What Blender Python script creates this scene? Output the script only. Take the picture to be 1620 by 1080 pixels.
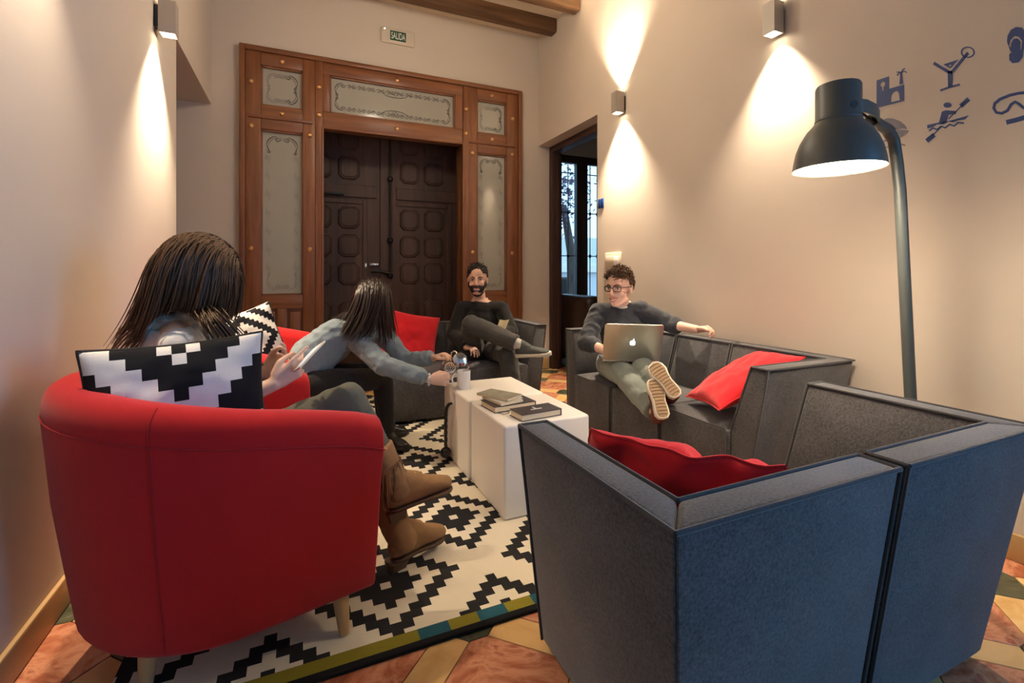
import bpy, bmesh, math, random
import numpy as np
from mathutils import Vector, Matrix, noise
from mathutils.geometry import tessellate_polygon

random.seed(7)
for o in list(bpy.data.objects):
    bpy.data.objects.remove(o)
scene = bpy.context.scene
COL = scene.collection
V = Vector

# ------------------------------------------------------------------ camera
CAM_H = 1.1
FPX = 750.0
YAW = math.radians(24.0)
PV = 433.0
cam_d = bpy.data.cameras.new('camera')
cam_d.sensor_width = 36.0
cam_d.lens = FPX / 1620 * 36
cam_d.shift_y = -(540 - PV) / 1620
cam_d.clip_start = 0.02
cam = bpy.data.objects.new('camera', cam_d)
COL.objects.link(cam)
cam.location = (0, 0, CAM_H)
cam.rotation_euler = (math.pi / 2, 0, -YAW)
scene.camera = cam

# ------------------------------------------------------------------ world, view
scene.view_settings.view_transform = 'Standard'
scene.view_settings.look = 'None'
scene.view_settings.gamma = 1
scene.view_settings.use_curve_mapping = False
scene.view_settings.exposure = 0.8
w = bpy.data.worlds.new('world')
scene.world = w
w.use_nodes = True
bg = w.node_tree.nodes['Background']
bg.inputs[0].default_value = (0.45, 0.72, 1.0, 1)
bg.inputs[1].default_value = 1.3


def area_light(name, loc, rot, sx, sy, power, col):
    l = bpy.data.lights.new(name, 'AREA')
    l.shape = 'RECTANGLE'
    l.size = sx
    l.size_y = sy
    l.energy = power
    l.color = col
    o = bpy.data.objects.new(name, l)
    COL.objects.link(o)
    o.location = loc
    o.rotation_euler = rot
    return o


WARM = (1.0, 0.80, 0.58)
# blue fill light added in an invented window opening, unseen behind the camera
area_light('added_blue_fill', (2.70, -1.05, 1.45), (0, math.radians(90), 0), 1.5, 1.5, 46, (0.07, 0.42, 1.0))
# daylight in the side room
#area_light('daylight_side_room', (3.55, 5.75, 1.6), (math.radians(-90), 0, 0), 1.0, 2.2, 30, (0.55, 0.8, 1.0))


# ------------------------------------------------------------------ helpers
def W(u, v, d):
    """point seen at photo pixel (u, v), d metres ahead of the camera"""
    a = (u - 810) / FPX
    s, c = math.sin(YAW), math.cos(YAW)
    return V((d * (s + a * c), d * (c - a * s), CAM_H - (v - PV) / FPX * d))


def on_x(u, v, x):
    a = (u - 810) / FPX
    return W(u, v, x / (math.sin(YAW) + a * math.cos(YAW)))


def on_y(u, v, y):
    a = (u - 810) / FPX
    return W(u, v, y / (math.cos(YAW) - a * math.sin(YAW)))


def on_z(u, v, z):
    return W(u, v, (CAM_H - z) * FPX / (v - PV))


MATS = {}


def new_mat(name):
    m = bpy.data.materials.new(name)
    m.use_nodes = True
    nt = m.node_tree
    return m, nt, nt.nodes['Principled BSDF']


def nd(nt, typ, **kw):
    n = nt.nodes.new(typ)
    for k, v in kw.items():
        setattr(n, k, v)
    return n


def mth(nt, op, a, b=None, c=None):
    n = nt.nodes.new('ShaderNodeMath')
    n.operation = op
    for i, x in enumerate((a, b, c)):
        if x is None:
            continue
        if isinstance(x, (int, float)):
            n.inputs[i].default_value = x
        else:
            nt.links.new(x, n.inputs[i])
    return n.outputs[0]


def mixc(nt, fac, a, b):
    n = nt.nodes.new('ShaderNodeMix')
    n.data_type = 'RGBA'
    if isinstance(fac, (int, float)):
        n.inputs[0].default_value = fac
    else:
        nt.links.new(fac, n.inputs[0])
    for i, x in ((6, a), (7, b)):
        if isinstance(x, tuple):
            n.inputs[i].default_value = x if len(x) == 4 else x + (1,)
        else:
            nt.links.new(x, n.inputs[i])
    return n.outputs[2]


def simple(name, col, rough=0.6, var=0.12, scale=8.0, bump=0.0, bscale=120.0, metal=0.0, stretch=None, sheen=0.0,
           emit=None, estr=0.0, spec=None):
    if name in MATS:
        return MATS[name]
    m, nt, p = new_mat(name)
    tc = nd(nt, 'ShaderNodeTexCoord')
    mp = nd(nt, 'ShaderNodeMapping')
    nt.links.new(tc.outputs['Object'], mp.inputs[0])
    if stretch:
        mp.inputs['Scale'].default_value = stretch
    nz = nd(nt, 'ShaderNodeTexNoise')
    nz.inputs['Scale'].default_value = scale
    nz.inputs['Detail'].default_value = 5
    nt.links.new(mp.outputs[0], nz.inputs['Vector'])
    lo = tuple(c * (1 - var) for c in col)
    hi = tuple(min(1, c * (1 + var)) for c in col)
    c = mixc(nt, nz.outputs['Fac'], lo, hi)
    nt.links.new(c, p.inputs['Base Color'])
    p.inputs['Roughness'].default_value = rough
    p.inputs['Metallic'].default_value = metal
    if spec is not None:
        p.inputs['Specular IOR Level'].default_value = spec
    if sheen:
        p.inputs['Sheen Weight'].default_value = sheen
        p.inputs['Sheen Roughness'].default_value = 0.5
    if bump:
        b = nd(nt, 'ShaderNodeBump')
        n2 = nd(nt, 'ShaderNodeTexNoise')
        n2.inputs['Scale'].default_value = bscale
        n2.inputs['Detail'].default_value = 3
        nt.links.new(mp.outputs[0], n2.inputs['Vector'])
        b.inputs['Strength'].default_value = bump
        b.inputs['Distance'].default_value = 0.01
        nt.links.new(n2.outputs['Fac'], b.inputs['Height'])
        nt.links.new(b.outputs[0], p.inputs['Normal'])
    if emit:
        p.inputs['Emission Color'].default_value = emit + (1,)
        p.inputs['Emission Strength'].default_value = estr
    MATS[name] = m
    return m


def fabric(name, col, speck=0.35, scale=380.0, sheen=0.25):
    """felted fabric: fine two-tone speckle plus a soft large variation"""
    if name in MATS:
        return MATS[name]
    m, nt, p = new_mat(name)
    tc = nd(nt, 'ShaderNodeTexCoord')
    n1 = nd(nt, 'ShaderNodeTexNoise')
    n1.inputs['Scale'].default_value = scale
    n1.inputs['Detail'].default_value = 4
    n1.inputs['Roughness'].default_value = 0.7
    nt.links.new(tc.outputs['Object'], n1.inputs['Vector'])
    n2 = nd(nt, 'ShaderNodeTexNoise')
    n2.inputs['Scale'].default_value = 6
    nt.links.new(tc.outputs['Object'], n2.inputs['Vector'])
    f = mth(nt, 'ADD', mth(nt, 'MULTIPLY', n1.outputs['Fac'], 0.75), mth(nt, 'MULTIPLY', n2.outputs['Fac'], 0.25))
    r = nd(nt, 'ShaderNodeMapRange')
    r.inputs['From Min'].default_value = 0.3
    r.inputs['From Max'].default_value = 0.7
    nt.links.new(f, r.inputs[0])
    c = mixc(nt, r.outputs[0], tuple(x * (1 - speck) for x in col), tuple(min(1, x * (1 + speck)) for x in col))
    nt.links.new(c, p.inputs['Base Color'])
    p.inputs['Roughness'].default_value = 0.95
    p.inputs['Specular IOR Level'].default_value = 0.2
    p.inputs['Sheen Weight'].default_value = sheen
    b = nd(nt, 'ShaderNodeBump')
    b.inputs['Strength'].default_value = 0.35
    b.inputs['Distance'].default_value = 0.002
    nt.links.new(n1.outputs['Fac'], b.inputs['Height'])
    nt.links.new(b.outputs[0], p.inputs['Normal'])
    MATS[name] = m
    return m


def wood(name, c0, c1, rough=0.4, axis=2, sc=3.0):
    if name in MATS:
        return MATS[name]
    m, nt, p = new_mat(name)
    tc = nd(nt, 'ShaderNodeTexCoord')
    mp = nd(nt, 'ShaderNodeMapping')
    s = [9.0, 9.0, 9.0]
    s[axis] = 0.7
    mp.inputs['Scale'].default_value = s
    nt.links.new(tc.outputs['Object'], mp.inputs[0])
    nz = nd(nt, 'ShaderNodeTexNoise')
    nz.inputs['Scale'].default_value = sc
    nz.inputs['Detail'].default_value = 8
    nz.inputs['Distortion'].default_value = 0.6
    nt.links.new(mp.outputs[0], nz.inputs['Vector'])
    r = nd(nt, 'ShaderNodeMapRange')
    r.inputs['From Min'].default_value = 0.3
    r.inputs['From Max'].default_value = 0.72
    nt.links.new(nz.outputs['Fac'], r.inputs[0])
    nt.links.new(mixc(nt, r.outputs[0], c0, c1), p.inputs['Base Color'])
    p.inputs['Roughness'].default_value = rough
    b = nd(nt, 'ShaderNodeBump')
    b.inputs['Strength'].default_value = 0.15
    b.inputs['Distance'].default_value = 0.004
    nt.links.new(nz.outputs['Fac'], b.inputs['Height'])
    nt.links.new(b.outputs[0], p.inputs['Normal'])
    MATS[name] = m
    return m


def marble(name, stops, scale=5.0, dist=2.2, rough=0.22):
    if name in MATS:
        return MATS[name]
    m, nt, p = new_mat(name)
    g = nd(nt, 'ShaderNodeNewGeometry')
    nz = nd(nt, 'ShaderNodeTexNoise')
    nz.inputs['Scale'].default_value = scale
    nz.inputs['Detail'].default_value = 9
    nz.inputs['Roughness'].default_value = 0.62
    nz.inputs['Distortion'].default_value = dist
    nt.links.new(g.outputs['Position'], nz.inputs['Vector'])
    cr = nd(nt, 'ShaderNodeValToRGB')
    e = cr.color_ramp.elements
    e[0].position, e[0].color = stops[0][0], stops[0][1] + (1,)
    e[1].position, e[1].color = stops[-1][0], stops[-1][1] + (1,)
    for pos, c in stops[1:-1]:
        k = e.new(pos)
        k.color = c + (1,)
    nt.links.new(nz.outputs['Fac'], cr.inputs[0])
    nt.links.new(cr.outputs[0], p.inputs['Base Color'])
    p.inputs['Roughness'].default_value = rough
    MATS[name] = m
    return m


WMX = {}


def mkmesh(name, verts, faces, smooth=None, bevel=0.0, seg=2):
    me = bpy.data.meshes.new(name)
    me.from_pydata([tuple(v) for v in verts], [], faces)
    bm = bmesh.new()
    bm.from_mesh(me)
    bmesh.ops.recalc_face_normals(bm, faces=bm.faces)
    if bevel:
        es = [e for e in bm.edges if len(e.link_faces) == 2 and e.calc_face_angle(0) > 0.45]
        bmesh.ops.bevel(bm, geom=es, offset=bevel, segments=seg, profile=0.5, affect='EDGES', clamp_overlap=True)
    bm.to_mesh(me)
    bm.free()
    if smooth is not None:
        me.shade_smooth()
        me.set_sharp_from_angle(angle=math.radians(smooth))
    return me


def link(name, me, mat, parent=None, matrix=None):
    o = bpy.data.objects.new(name, me)
    COL.objects.link(o)
    if mat is not None and me is not None and len(me.materials) == 0:
        me.materials.append(mat)
    if parent is not None:
        o.parent = parent
        WMX[o.name] = WMX[parent.name]
    else:
        mtx = matrix or Matrix.Identity(4)
        o.matrix_world = mtx
        WMX[o.name] = mtx
    return o


def tag(o, label=None, cat=None, group=None, kind=None):
    if label:
        o['label'] = label
    if cat:
        o['category'] = cat
    if group:
        o['group'] = group
    if kind:
        o['kind'] = kind
    return o


def thing(name, loc, label, cat, rz=0.0, group=None):
    o = bpy.data.objects.new(name, None)
    o.empty_display_size = 0.1
    COL.objects.link(o)
    o.location = loc
    o.rotation_euler = (0, 0, rz)
    WMX[o.name] = Matrix.Translation(V(loc)) @ Matrix.Rotation(rz, 4, 'Z')
    return tag(o, label, cat, group)


def structure(name, loc=(0, 0, 0)):
    o = bpy.data.objects.new(name, None)
    o.empty_display_size = 0.1
    COL.objects.link(o)
    o.location = loc
    WMX[o.name] = Matrix.Translation(V(loc))
    o['kind'] = 'structure'
    return o


class MB:
    def __init__(self):
        self.v = []
        self.f = []

    def add(self, vs, fs):
        n = len(self.v)
        self.v += [V(x) for x in vs]
        self.f += [tuple(i + n for i in f) for f in fs]
        return self

    def box(self, lo, hi):
        x0, y0, z0 = lo
        x1, y1, z1 = hi
        return self.add([(x0, y0, z0), (x1, y0, z0), (x1, y1, z0), (x0, y1, z0), (x0, y0, z1), (x1, y0, z1), (x1, y1, z1), (x0, y1, z1)],
                        [(0, 3, 2, 1), (4, 5, 6, 7), (0, 1, 5, 4), (1, 2, 6, 5), (2, 3, 7, 6), (3, 0, 4, 7)])

    def obox(self, c, ax, ay, az):
        c, ax, ay, az = V(c), V(ax), V(ay), V(az)
        vs = [c + sx * ax + sy * ay + sz * az for sz in (-1, 1) for sx, sy in ((-1, -1), (1, -1), (1, 1), (-1, 1))]
        return self.add(vs, [(0, 3, 2, 1), (4, 5, 6, 7), (0, 1, 5, 4), (1, 2, 6, 5), (2, 3, 7, 6), (3, 0, 4, 7)])

    def tube(self, pts, r, n=8, closed=False, cap=True, flat=None):
        pts = [V(p) for p in pts]
        m = len(pts)
        if isinstance(r, (int, float)):
            r = [r] * m
        t0 = (pts[1] - pts[0]).normalized()
        nrm = t0.orthogonal().normalized()
        if flat is not None:
            nrm = V(flat)
        vs, fs = [], []
        for i in range(m):
            a = pts[(i - 1) % m] if (closed or i > 0) else pts[0]
            b = pts[(i + 1) % m] if (closed or i < m - 1) else pts[-1]
            t = (b - a)
            t = t.normalized() if t.length > 1e-9 else t0
            nrm = (nrm - t * nrm.dot(t))
            nrm = nrm.normalized() if nrm.length > 1e-6 else t.orthogonal().normalized()
            bn = t.cross(nrm)
            for k in range(n):
                an = 2 * math.pi * k / n
                vs.append(pts[i] + r[i] * (math.cos(an) * nrm + math.sin(an) * bn))
        for i in range(m if closed else m - 1):
            j = (i + 1) % m
            for k in range(n):
                k2 = (k + 1) % n
                fs.append((i * n + k, i * n + k2, j * n + k2, j * n + k))
        if cap and not closed:
            fs.append(tuple(range(n))[::-1])
            fs.append(tuple((m - 1) * n + k for k in range(n)))
        return self.add(vs, fs)

    def lathe(self, prof, c=(0, 0, 0), axis=(0, 0, 1), n=32):
        """prof: list of (radius, height) along axis"""
        c, ax = V(c), V(axis).normalized()
        e1 = ax.orthogonal().normalized()
        e2 = ax.cross(e1)
        vs, fs, rows = [], [], []
        for r, h in prof:
            if r < 1e-6:
                rows.append([len(vs)])
                vs.append(c + ax * h)
            else:
                rows.append(list(range(len(vs), len(vs) + n)))
                for k in range(n):
                    a = 2 * math.pi * k / n
                    vs.append(c + ax * h + r * (math.cos(a) * e1 + math.sin(a) * e2))
        for a, b in zip(rows[:-1], rows[1:]):
            for k in range(n):
                k2 = (k + 1) % n
                if len(a) == 1 and len(b) == 1:
                    continue
                if len(a) == 1:
                    fs.append((a[0], b[k2], b[k]))
                elif len(b) == 1:
                    fs.append((a[k], a[k2], b[0]))
                else:
                    fs.append((a[k], a[k2], b[k2], b[k]))
        return self.add(vs, fs)

    def loft(self, secs, closed_sec=True, cap=True, closed=False):
        """secs: list of equal-length point loops"""
        n = len(secs[0])
        vs, fs = [], []
        for s in secs:
            vs += [V(p) for p in s]
        m = len(secs)
        for i in range(m if closed else m - 1):
            j = (i + 1) % m
            for k in range(n if closed_sec else n - 1):
                k2 = (k + 1) % n
                fs.append((i * n + k, i * n + k2, j * n + k2, j * n + k))
        if cap and not closed:
            fs.append(tuple(range(n))[::-1])
            fs.append(tuple((m - 1) * n + k for k in range(n)))
        return self.add(vs, fs)

    def prism(self, poly, z0, z1, frame=None):
        """poly in (a,b), extruded along third axis between z0 and z1; frame = function (a,b,c)->point"""
        fr = frame or (lambda a, b, c: V((a, b, c)))
        n = len(poly)
        vs = [fr(a, b, z0) for a, b in poly] + [fr(a, b, z1) for a, b in poly]
        fs = [tuple(range(n))[::-1], tuple(range(n, 2 * n))]
        fs += [(i, (i + 1) % n, n + (i + 1) % n, n + i) for i in range(n)]
        return self.add(vs, fs)

    def build(self, name, mat, parent=None, smooth=40, bevel=0.0, seg=2, local=False, matrix=None, label=None):
        if parent is not None:
            if not local:
                inv = WMX[parent.name].inverted()
                self.v = [inv @ p for p in self.v]
            me = mkmesh(name, self.v, self.f, smooth, bevel, seg)
            o = link(name, me, mat, parent)
        else:
            if matrix is None:
                xs = [p.x for p in self.v]
                ys = [p.y for p in self.v]
                zs = [p.z for p in self.v]
                matrix = Matrix.Translation(((min(xs) + max(xs)) / 2, (min(ys) + max(ys)) / 2, min(zs)))
                inv = matrix.inverted()
                self.v = [inv @ p for p in self.v]
            me = mkmesh(name, self.v, self.f, smooth, bevel, seg)
            o = link(name, me, mat, None, matrix)
        if label:
            o['label'] = label
        return o


# ------------------------------------------------------------------ materials
M_wall = simple('plaster_cream', (0.63, 0.555, 0.47), 0.85, 0.03, 3, 0.03, 30)
M_ceil = simple('ceiling_plaster', (0.68, 0.59, 0.46), 0.9, 0.03, 3)
M_beam = wood('beam_wood', (0.055, 0.024, 0.009), (0.16, 0.078, 0.03), 0.6, 0, 2)
M_doorwood = wood('varnished_pine_upright', (0.135, 0.046, 0.017), (0.25, 0.096, 0.036), 0.40, 2, 2.5)
M_doorwoodx = wood('varnished_pine_level', (0.135, 0.046, 0.017), (0.25, 0.096, 0.036), 0.40, 0, 2.5)
M_dark = wood('dark_oak', (0.030, 0.013, 0.009), (0.072, 0.034, 0.024), 0.55, 2, 2.0)
M_iron = simple('black_iron', (0.012, 0.011, 0.011), 0.45, 0.2, 30, metal=0.5)
M_brass = simple('brass', (0.62, 0.36, 0.16), 0.35, 0.1, 30, metal=0.9)
M_grey = fabric('grey_felt', (0.066, 0.064, 0.068), 0.85, 150)
M_greypipe = fabric('grey_piping', (0.047, 0.046, 0.049), 0.4, 300)
M_red = fabric('red_cotton', (0.41, 0.009, 0.011), 0.10, 500, 0.15)
M_redp = fabric('red_cushion_cotton', (0.60, 0.014, 0.022), 0.10, 500, 0.2)
M_birch = wood('birch', (0.45, 0.28, 0.13), (0.60, 0.40, 0.2), 0.45, 2, 1.2)
M_white = simple('white_lacquer', (0.86, 0.83, 0.77), 0.45, 0.02, 5)
M_lamp = simple('lamp_grey_steel', (0.085, 0.098, 0.095), 0.42, 0.06, 6, metal=0.2)
M_steel = simple('brushed_aluminium', (0.62, 0.60, 0.56), 0.3, 0.04, 40, metal=1.0)
M_chrome = simple('polished_steel', (0.78, 0.74, 0.68), 0.14, 0.02, 10, metal=1.0)
M_alu = simple('sconce_grey_paint', (0.42, 0.38, 0.33), 0.5, 0.03, 10, metal=0.3)
M_blue = simple('blue_vinyl', (0.008, 0.045, 0.20), 0.45, 0.05, 10)
M_greyblue = simple('sheen_tinted_blue_vinyl', (0.16, 0.17, 0.22), 0.4, 0.3, 60)  # blue vinyl with its sheen painted in as a paler grey-blue
M_base = simple('ochre_skirting', (0.46, 0.29, 0.12), 0.5, 0.2, 4)
M_black = simple('black_plastic', (0.012, 0.012, 0.013), 0.4, 0.1, 20)
M_paper = simple('book_paper', (0.80, 0.68, 0.48), 0.8, 0.06, 60, stretch=(1, 1, 40))
M_ceramic = simple('white_ceramic', (0.80, 0.78, 0.74), 0.18, 0.01, 5)
M_switch = simple('cream_switch_plastic', (0.72, 0.62, 0.48), 0.4, 0.02, 5)
M_leather = simple('dark_brown_leather', (0.022, 0.011, 0.007), 0.35, 0.3, 12, 0.2, 60)


def emis(name, col, s):
    if name in MATS:
        return MATS[name]
    m, nt, p = new_mat(name)
    p.inputs['Base Color'].default_value = (0.9, 0.9, 0.9, 1)
    p.inputs['Emission Color'].default_value = col + (1,)
    p.inputs['Emission Strength'].default_value = s
    MATS[name] = m
    return m


M_glow = emis('lamp_glow', (1.0, 0.86, 0.62), 14.0)

# ------------------------------------------------------------------ room shell
XL, XR, YB, YF, ZC = -0.72, 2.508, 4.88, -2.2, 3.83


def sbox(name, boxes, mat, bevel=0.0):
    b = MB()
    for lo, hi in boxes:
        b.box(lo, hi)
    o = b.build(name, mat, None, None, bevel)
    o['kind'] = 'structure'
    return o


sbox('wall_left', [((XL - .25, YF, 0), (XL, 3.60, ZC)), ((XL - .25, 3.60, 2.59), (XL, YB + .02, ZC))], M_wall)
sbox('wall_right', [((XR, YF, 0), (XR + .27, -1.80, ZC)), ((XR, -1.80, 0), (XR + .27, -.30, .7)), ((XR, -1.80, 2.2), (XR + .27, -.30, ZC)), ((XR, -.30, 0), (XR + .27, 3.69, ZC)), ((XR, 3.69, 2.575), (XR + .27, YB + .15, ZC))], M_wall)
sbox('wall_back', [((-2.4, YB, 0), (-.50, YB + .15, ZC)), ((2.27, YB, 0), (XR + .14, YB + .15, 2.575)), ((2.27, YB, 2.575), (XR, YB + .15, ZC)),
                   ((-.50, YB, 3.15), (2.27, YB + .15, ZC))], M_wall)
sbox('wall_front', [((XL - .25, YF - .2, 0), (XR + .27, YF, ZC))], M_wall)
ceil = sbox('ceiling', [((XL - .25, YF - .2, ZC), (XR + .27, YB + .15, ZC + .12))], M_ceil)
k = 0
yb = 4.50
while yb > YF:
    b = MB()
    b.box((XL + .002, yb - .06, 3.685), (XR - .004, yb + .06, ZC + .01))
    b.build('beam', M_beam, ceil, 35, 0.012, 2)
    yb -= .475
w2 = structure('window_2_added', (XR + .2, -1.05, .7))  # invented window, added to carry the blue fill light
for lo, hi in (((XR + .12, -1.80, .70), (XR + .18, -1.74, 2.2)), ((XR + .12, -.36, .70), (XR + .18, -.30, 2.2)), ((XR + .12, -1.74, 2.14), (XR + .18, -.36, 2.2)), ((XR + .12, -1.74, .70), (XR + .18, -.36, .76)),
               ((XR + .12, -1.08, .76), (XR + .18, -1.02, 2.14))):
    MB().box(lo, hi).build('window_frame', M_dark, w2, 30, .004)
# passage on the left
sbox('wall_passage', [((-2.4, 3.45, 0), (-2.25, YB, 2.7)), ((-2.25, 3.35, 0), (XL - .25, 3.60, 2.7)), ((-2.4, 3.35, 2.6), (XL - .251, YB, 2.75))], M_wall)
# vestibule behind the wooden screen
sbox('wall_vestibule', [((-.75, YB + .151, 0), (-.60, 5.62, 3.4)), ((2.40, YB + .151, 0), (2.55, 5.62, 3.4)), ((-.75, YB + .151, 3.3), (2.55, 5.62, 3.42)),
                        ((-.60, 5.47, 0), (-.10, 5.62, 3.3)), ((1.90, 5.47, 0), (2.40, 5.62, 3.3)), ((-.10, 5.47, 2.95), (1.90, 5.62, 3.3))], M_wall)
# side room on the right with the street window
M_wall2 = simple('plaster_side_room', (0.55, 0.50, 0.44), 0.85, 0.03, 3)
WX0, WX1, WZ0, WZ1 = 2.98, 4.02, 0.35, 2.68
sbox('wall_side_room', [((2.56, 5.45, 0), (WX0, 5.65, 3.1)), ((WX1, 5.45, 0), (5.4, 5.65, 3.1)), ((WX0, 5.45, 0), (WX1, 5.65, WZ0)), ((WX0, 5.45, WZ1), (WX1, 5.65, 3.1)),
                        ((5.25, 2.5, 0), (5.4, 5.45, 3.1)), ((XR + .27, 2.35, 0), (5.4, 2.5, 3.1)), ((2.56, YB + .151, 0), (2.70, 5.45, 3.1))], M_wall2)
sbox('ceiling_side_room', [((XR + .271, 2.35, 3.1), (5.4, 5.65, 3.2))], M_wall2)

# floor: slab + cut marble tiles
M_grout = simple('floor_bed', (0.30, 0.20, 0.10), 0.6, 0.2, 6)
floor = sbox('floor', [((-2.4, YF - .2, -.12), (5.4, 5.65, -.006))], M_grout)
M_rmar = marble('red_marble', [(.22, (.14, .035, .02)), (.42, (.40, .13, .065)), (.55, (.60, .27, .15)), (.66, (.30, .08, .05)), (.80, (.66, .40, .24))], 4.5, 2.5)
M_ymar = marble('yellow_marble', [(.25, (.52, .30, .10)), (.5, (.66, .42, .17)), (.8, (.74, .52, .26))], 5, 1.0)
M_gmar = marble('green_marble', [(.25, (.025, .03, .018)), (.55, (.08, .085, .05)), (.8, (.24, .22, .15))], 9, 1.5)
TA = .2957
TP = TA * math.sqrt(2)
r2 = math.sqrt(.5)
hs = TP / 2 - .053           # half side of red square (rotated frame)
cu = (.104 - .075) * math.sqrt(2)


def tile_mesh(name, poly, m):
    b = MB().prism(poly, -.012, 0.0)
    me = mkmesh(name, b.v, b.f, 30, 0.0012, 1)
    me.materials.append(m)
    return me


def rot45(p):
    return (r2 * (p[0] - p[1]), r2 * (p[0] + p[1]))


e = .0015
redp = []
for sx, sy in ((1, 1), (-1, 1), (-1, -1), (1, -1)):
    a = (sx * (hs - e), sy * (hs - cu))
    c = (sx * (hs - cu), sy * (hs - e))
    redp += [a, c] if sx * sy > 0 else [c, a]
red_me = tile_mesh('marble_tile', [rot45(p) for p in redp], M_rmar)
octv = []
for q in range(4):
    a = q * math.pi / 2
    for x, y in ((.104 - e, -.029 + e), (.104 - e, .029 - e)):
        octv.append((x * math.cos(a) - y * math.sin(a), x * math.sin(a) + y * math.cos(a)))
oct_me = tile_mesh('accent_tile', octv, M_gmar)
od = (.104 + .029) * r2          # distance of the octagon's diagonal edge
sl = TP / 2 - od - e
str_me = tile_mesh('strip_tile', [rot45(p) for p in ((-sl, -.053 + e), (sl, -.053 + e), (sl, .053 - e), (-sl, .053 - e))], M_ymar)
str2_me = tile_mesh('strip_tile', [rot45(p) for p in ((-.053 + e, -sl), (.053 - e, -sl), (.053 - e, sl), (-.053 + e, sl))], M_ymar)
RUG = (-.46, 1.375, 1.54, 4.33)


def lay(me, x, y):
    if not (XL - .1 < x < 2.9 and .1 < y < 5.0):
        return
    if RUG[0] + .22 < x < RUG[2] - .22 and RUG[1] + .22 < y < RUG[3] - .22:
        return
    o = bpy.data.objects.new(me.name.split('.')[0], me)
    COL.objects.link(o)
    o.parent = floor
    wl = WMX[floor.name].to_translation()
    o.location = V((x, y, 0)) - wl


for i in range(-30, 31):
    for j in range(-30, 31):
        nx, ny = .49 + TA * (i - j), 1.452 + TA * (i + j)
        lay(oct_me, nx, ny)
        lay(red_me, nx, ny + TA)
        lay(str_me, nx + TA / 2, ny + TA / 2)
        lay(str2_me, nx - TA / 2, ny + TA / 2)

# skirting
for nm, lo, hi in (('baseboard_left', (XL, YF, 0), (XL + .016, 3.60, .105)), ('baseboard_right', (XR - .016, YF, 0), (XR, 3.69, .105)),
                   ('baseboard_back', (2.27, YB - .016, 0), (XR + .13, YB, .125))):
    b = MB().box(lo, hi)
    o = b.build(nm, M_base, None, 30, 0.006, 2)
    o['kind'] = 'structure'

# ------------------------------------------------------------------ wooden screen with glazed panels (door_1)
d1 = structure('door_1', (.885, YB, 0))
m_glass, nt, p = new_mat('frosted_glass')
p.inputs['Base Color'].default_value = (0.36, 0.36, 0.32, 1)
p.inputs['Roughness'].default_value = 0.10
p.inputs['Transmission Weight'].default_value = 0.25
p.inputs['IOR'].default_value = 1.45
tcn = nd(nt, 'ShaderNodeTexCoord')
nzz = nd(nt, 'ShaderNodeTexNoise')
nzz.inputs['Scale'].default_value = 1.5
nt.links.new(tcn.outputs['Object'], nzz.inputs['Vector'])
nt.links.new(mixc(nt, nzz.outputs['Fac'], (0.42, 0.42, 0.37), (0.55, 0.54, 0.47)), p.inputs['Base Color'])
Y0, Y1 = YB - .045, YB + .06


def member(name, x0, x1, z0, z1, y0=Y0, y1=Y1, mat=None, bev=.006):
    b = MB().box((x0, y0, z0), (x1, y1, z1))
    return b.build(name, mat or (M_doorwood if (z1 - z0) > (x1 - x0) else M_doorwoodx), d1, 30, bev, 2)


G1, G2, G3, G4, G5, G6 = -.331, .016, .254, 1.494, 1.743, 2.09
# outer architrave
member('architrave', -.50, -.455, 0, 3.15, Y0 - .025)
member('architrave', 2.225, 2.27, 0, 3.15, Y0 - .025)
member('architrave', -.455, 2.225, 3.105, 3.15, Y0 - .025)
# stiles
member('stile', -.455, G1, 0, 3.105)
member('stile', G6, 2.225, 0, 3.105)
for a, c in ((G2, .125), (1.645, G5)):
    member('stile', a, c, 0, 3.105)
member('mullion', .125, .19, 0, 3.105, Y0 - .012)
member('mullion', 1.58, 1.645, 0, 3.105, Y0 - .012)
member('stile', .19, G3, 2.64, 3.0)
member('stile', G4, 1.58, 2.64, 3.0)
# rails
for a, c in ((G1, G2), (G5, G6)):
    member('rail', a, c, 2.99, 3.105)
    member('rail', a, c, 2.41, 2.63)
    member('rail', a, c, .78, .907)
    member('rail', a, c, 0, .14)
    member('muntin', (a + c) / 2 - .04, (a + c) / 2 + .04, .14, .78)
    for q in (0, 1):
        xa = a if q == 0 else (a + c) / 2 + .04
        xb = (a + c) / 2 - .04 if q == 0 else c
        b = MB().box((xa + .001, Y0 + .03, .141), (xb - .001, Y1 - .02, .779))
        pn = b.build('panel', M_doorwood, d1, 30)
        b = MB().box((xa + .02, Y0 + .012, .17), (xb - .02, Y0 + .04, .75))
        b.build('raised_field', M_doorwood, pn, 30, .01, 2)
    member('transom_moulding', a - .1, c + .085 if a < 0 else c + .1, 2.505, 2.535, Y0 - .014)
member('rail', .19, 1.58, 2.995, 3.105)
member('rail', .19, 1.58, 2.49, 2.64)
member('lintel_bead', .19, 1.58, 2.475, 2.495, Y0 - .015)
# reveal lining of the opening
M_rev = M_doorwood
member('jamb_lining', .17, .19, 0, 2.49, Y1, Y1 + .14)
member('jamb_lining', 1.58, 1.60, 0, 2.49, Y1, Y1 + .14)
member('opening_bead', .176, .198, 0, 2.49, Y0 - .02, Y0 + .01)
member('opening_bead', 1.572, 1.594, 0, 2.49, Y0 - .02, Y0 + .01)

M_etch = simple('etched_line', (0.05, 0.045, 0.04), 0.6, 0.1, 20)
M_etch2 = simple('etched_faint_line', (0.24, 0.235, 0.21), 0.6, 0.1, 20)


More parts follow.
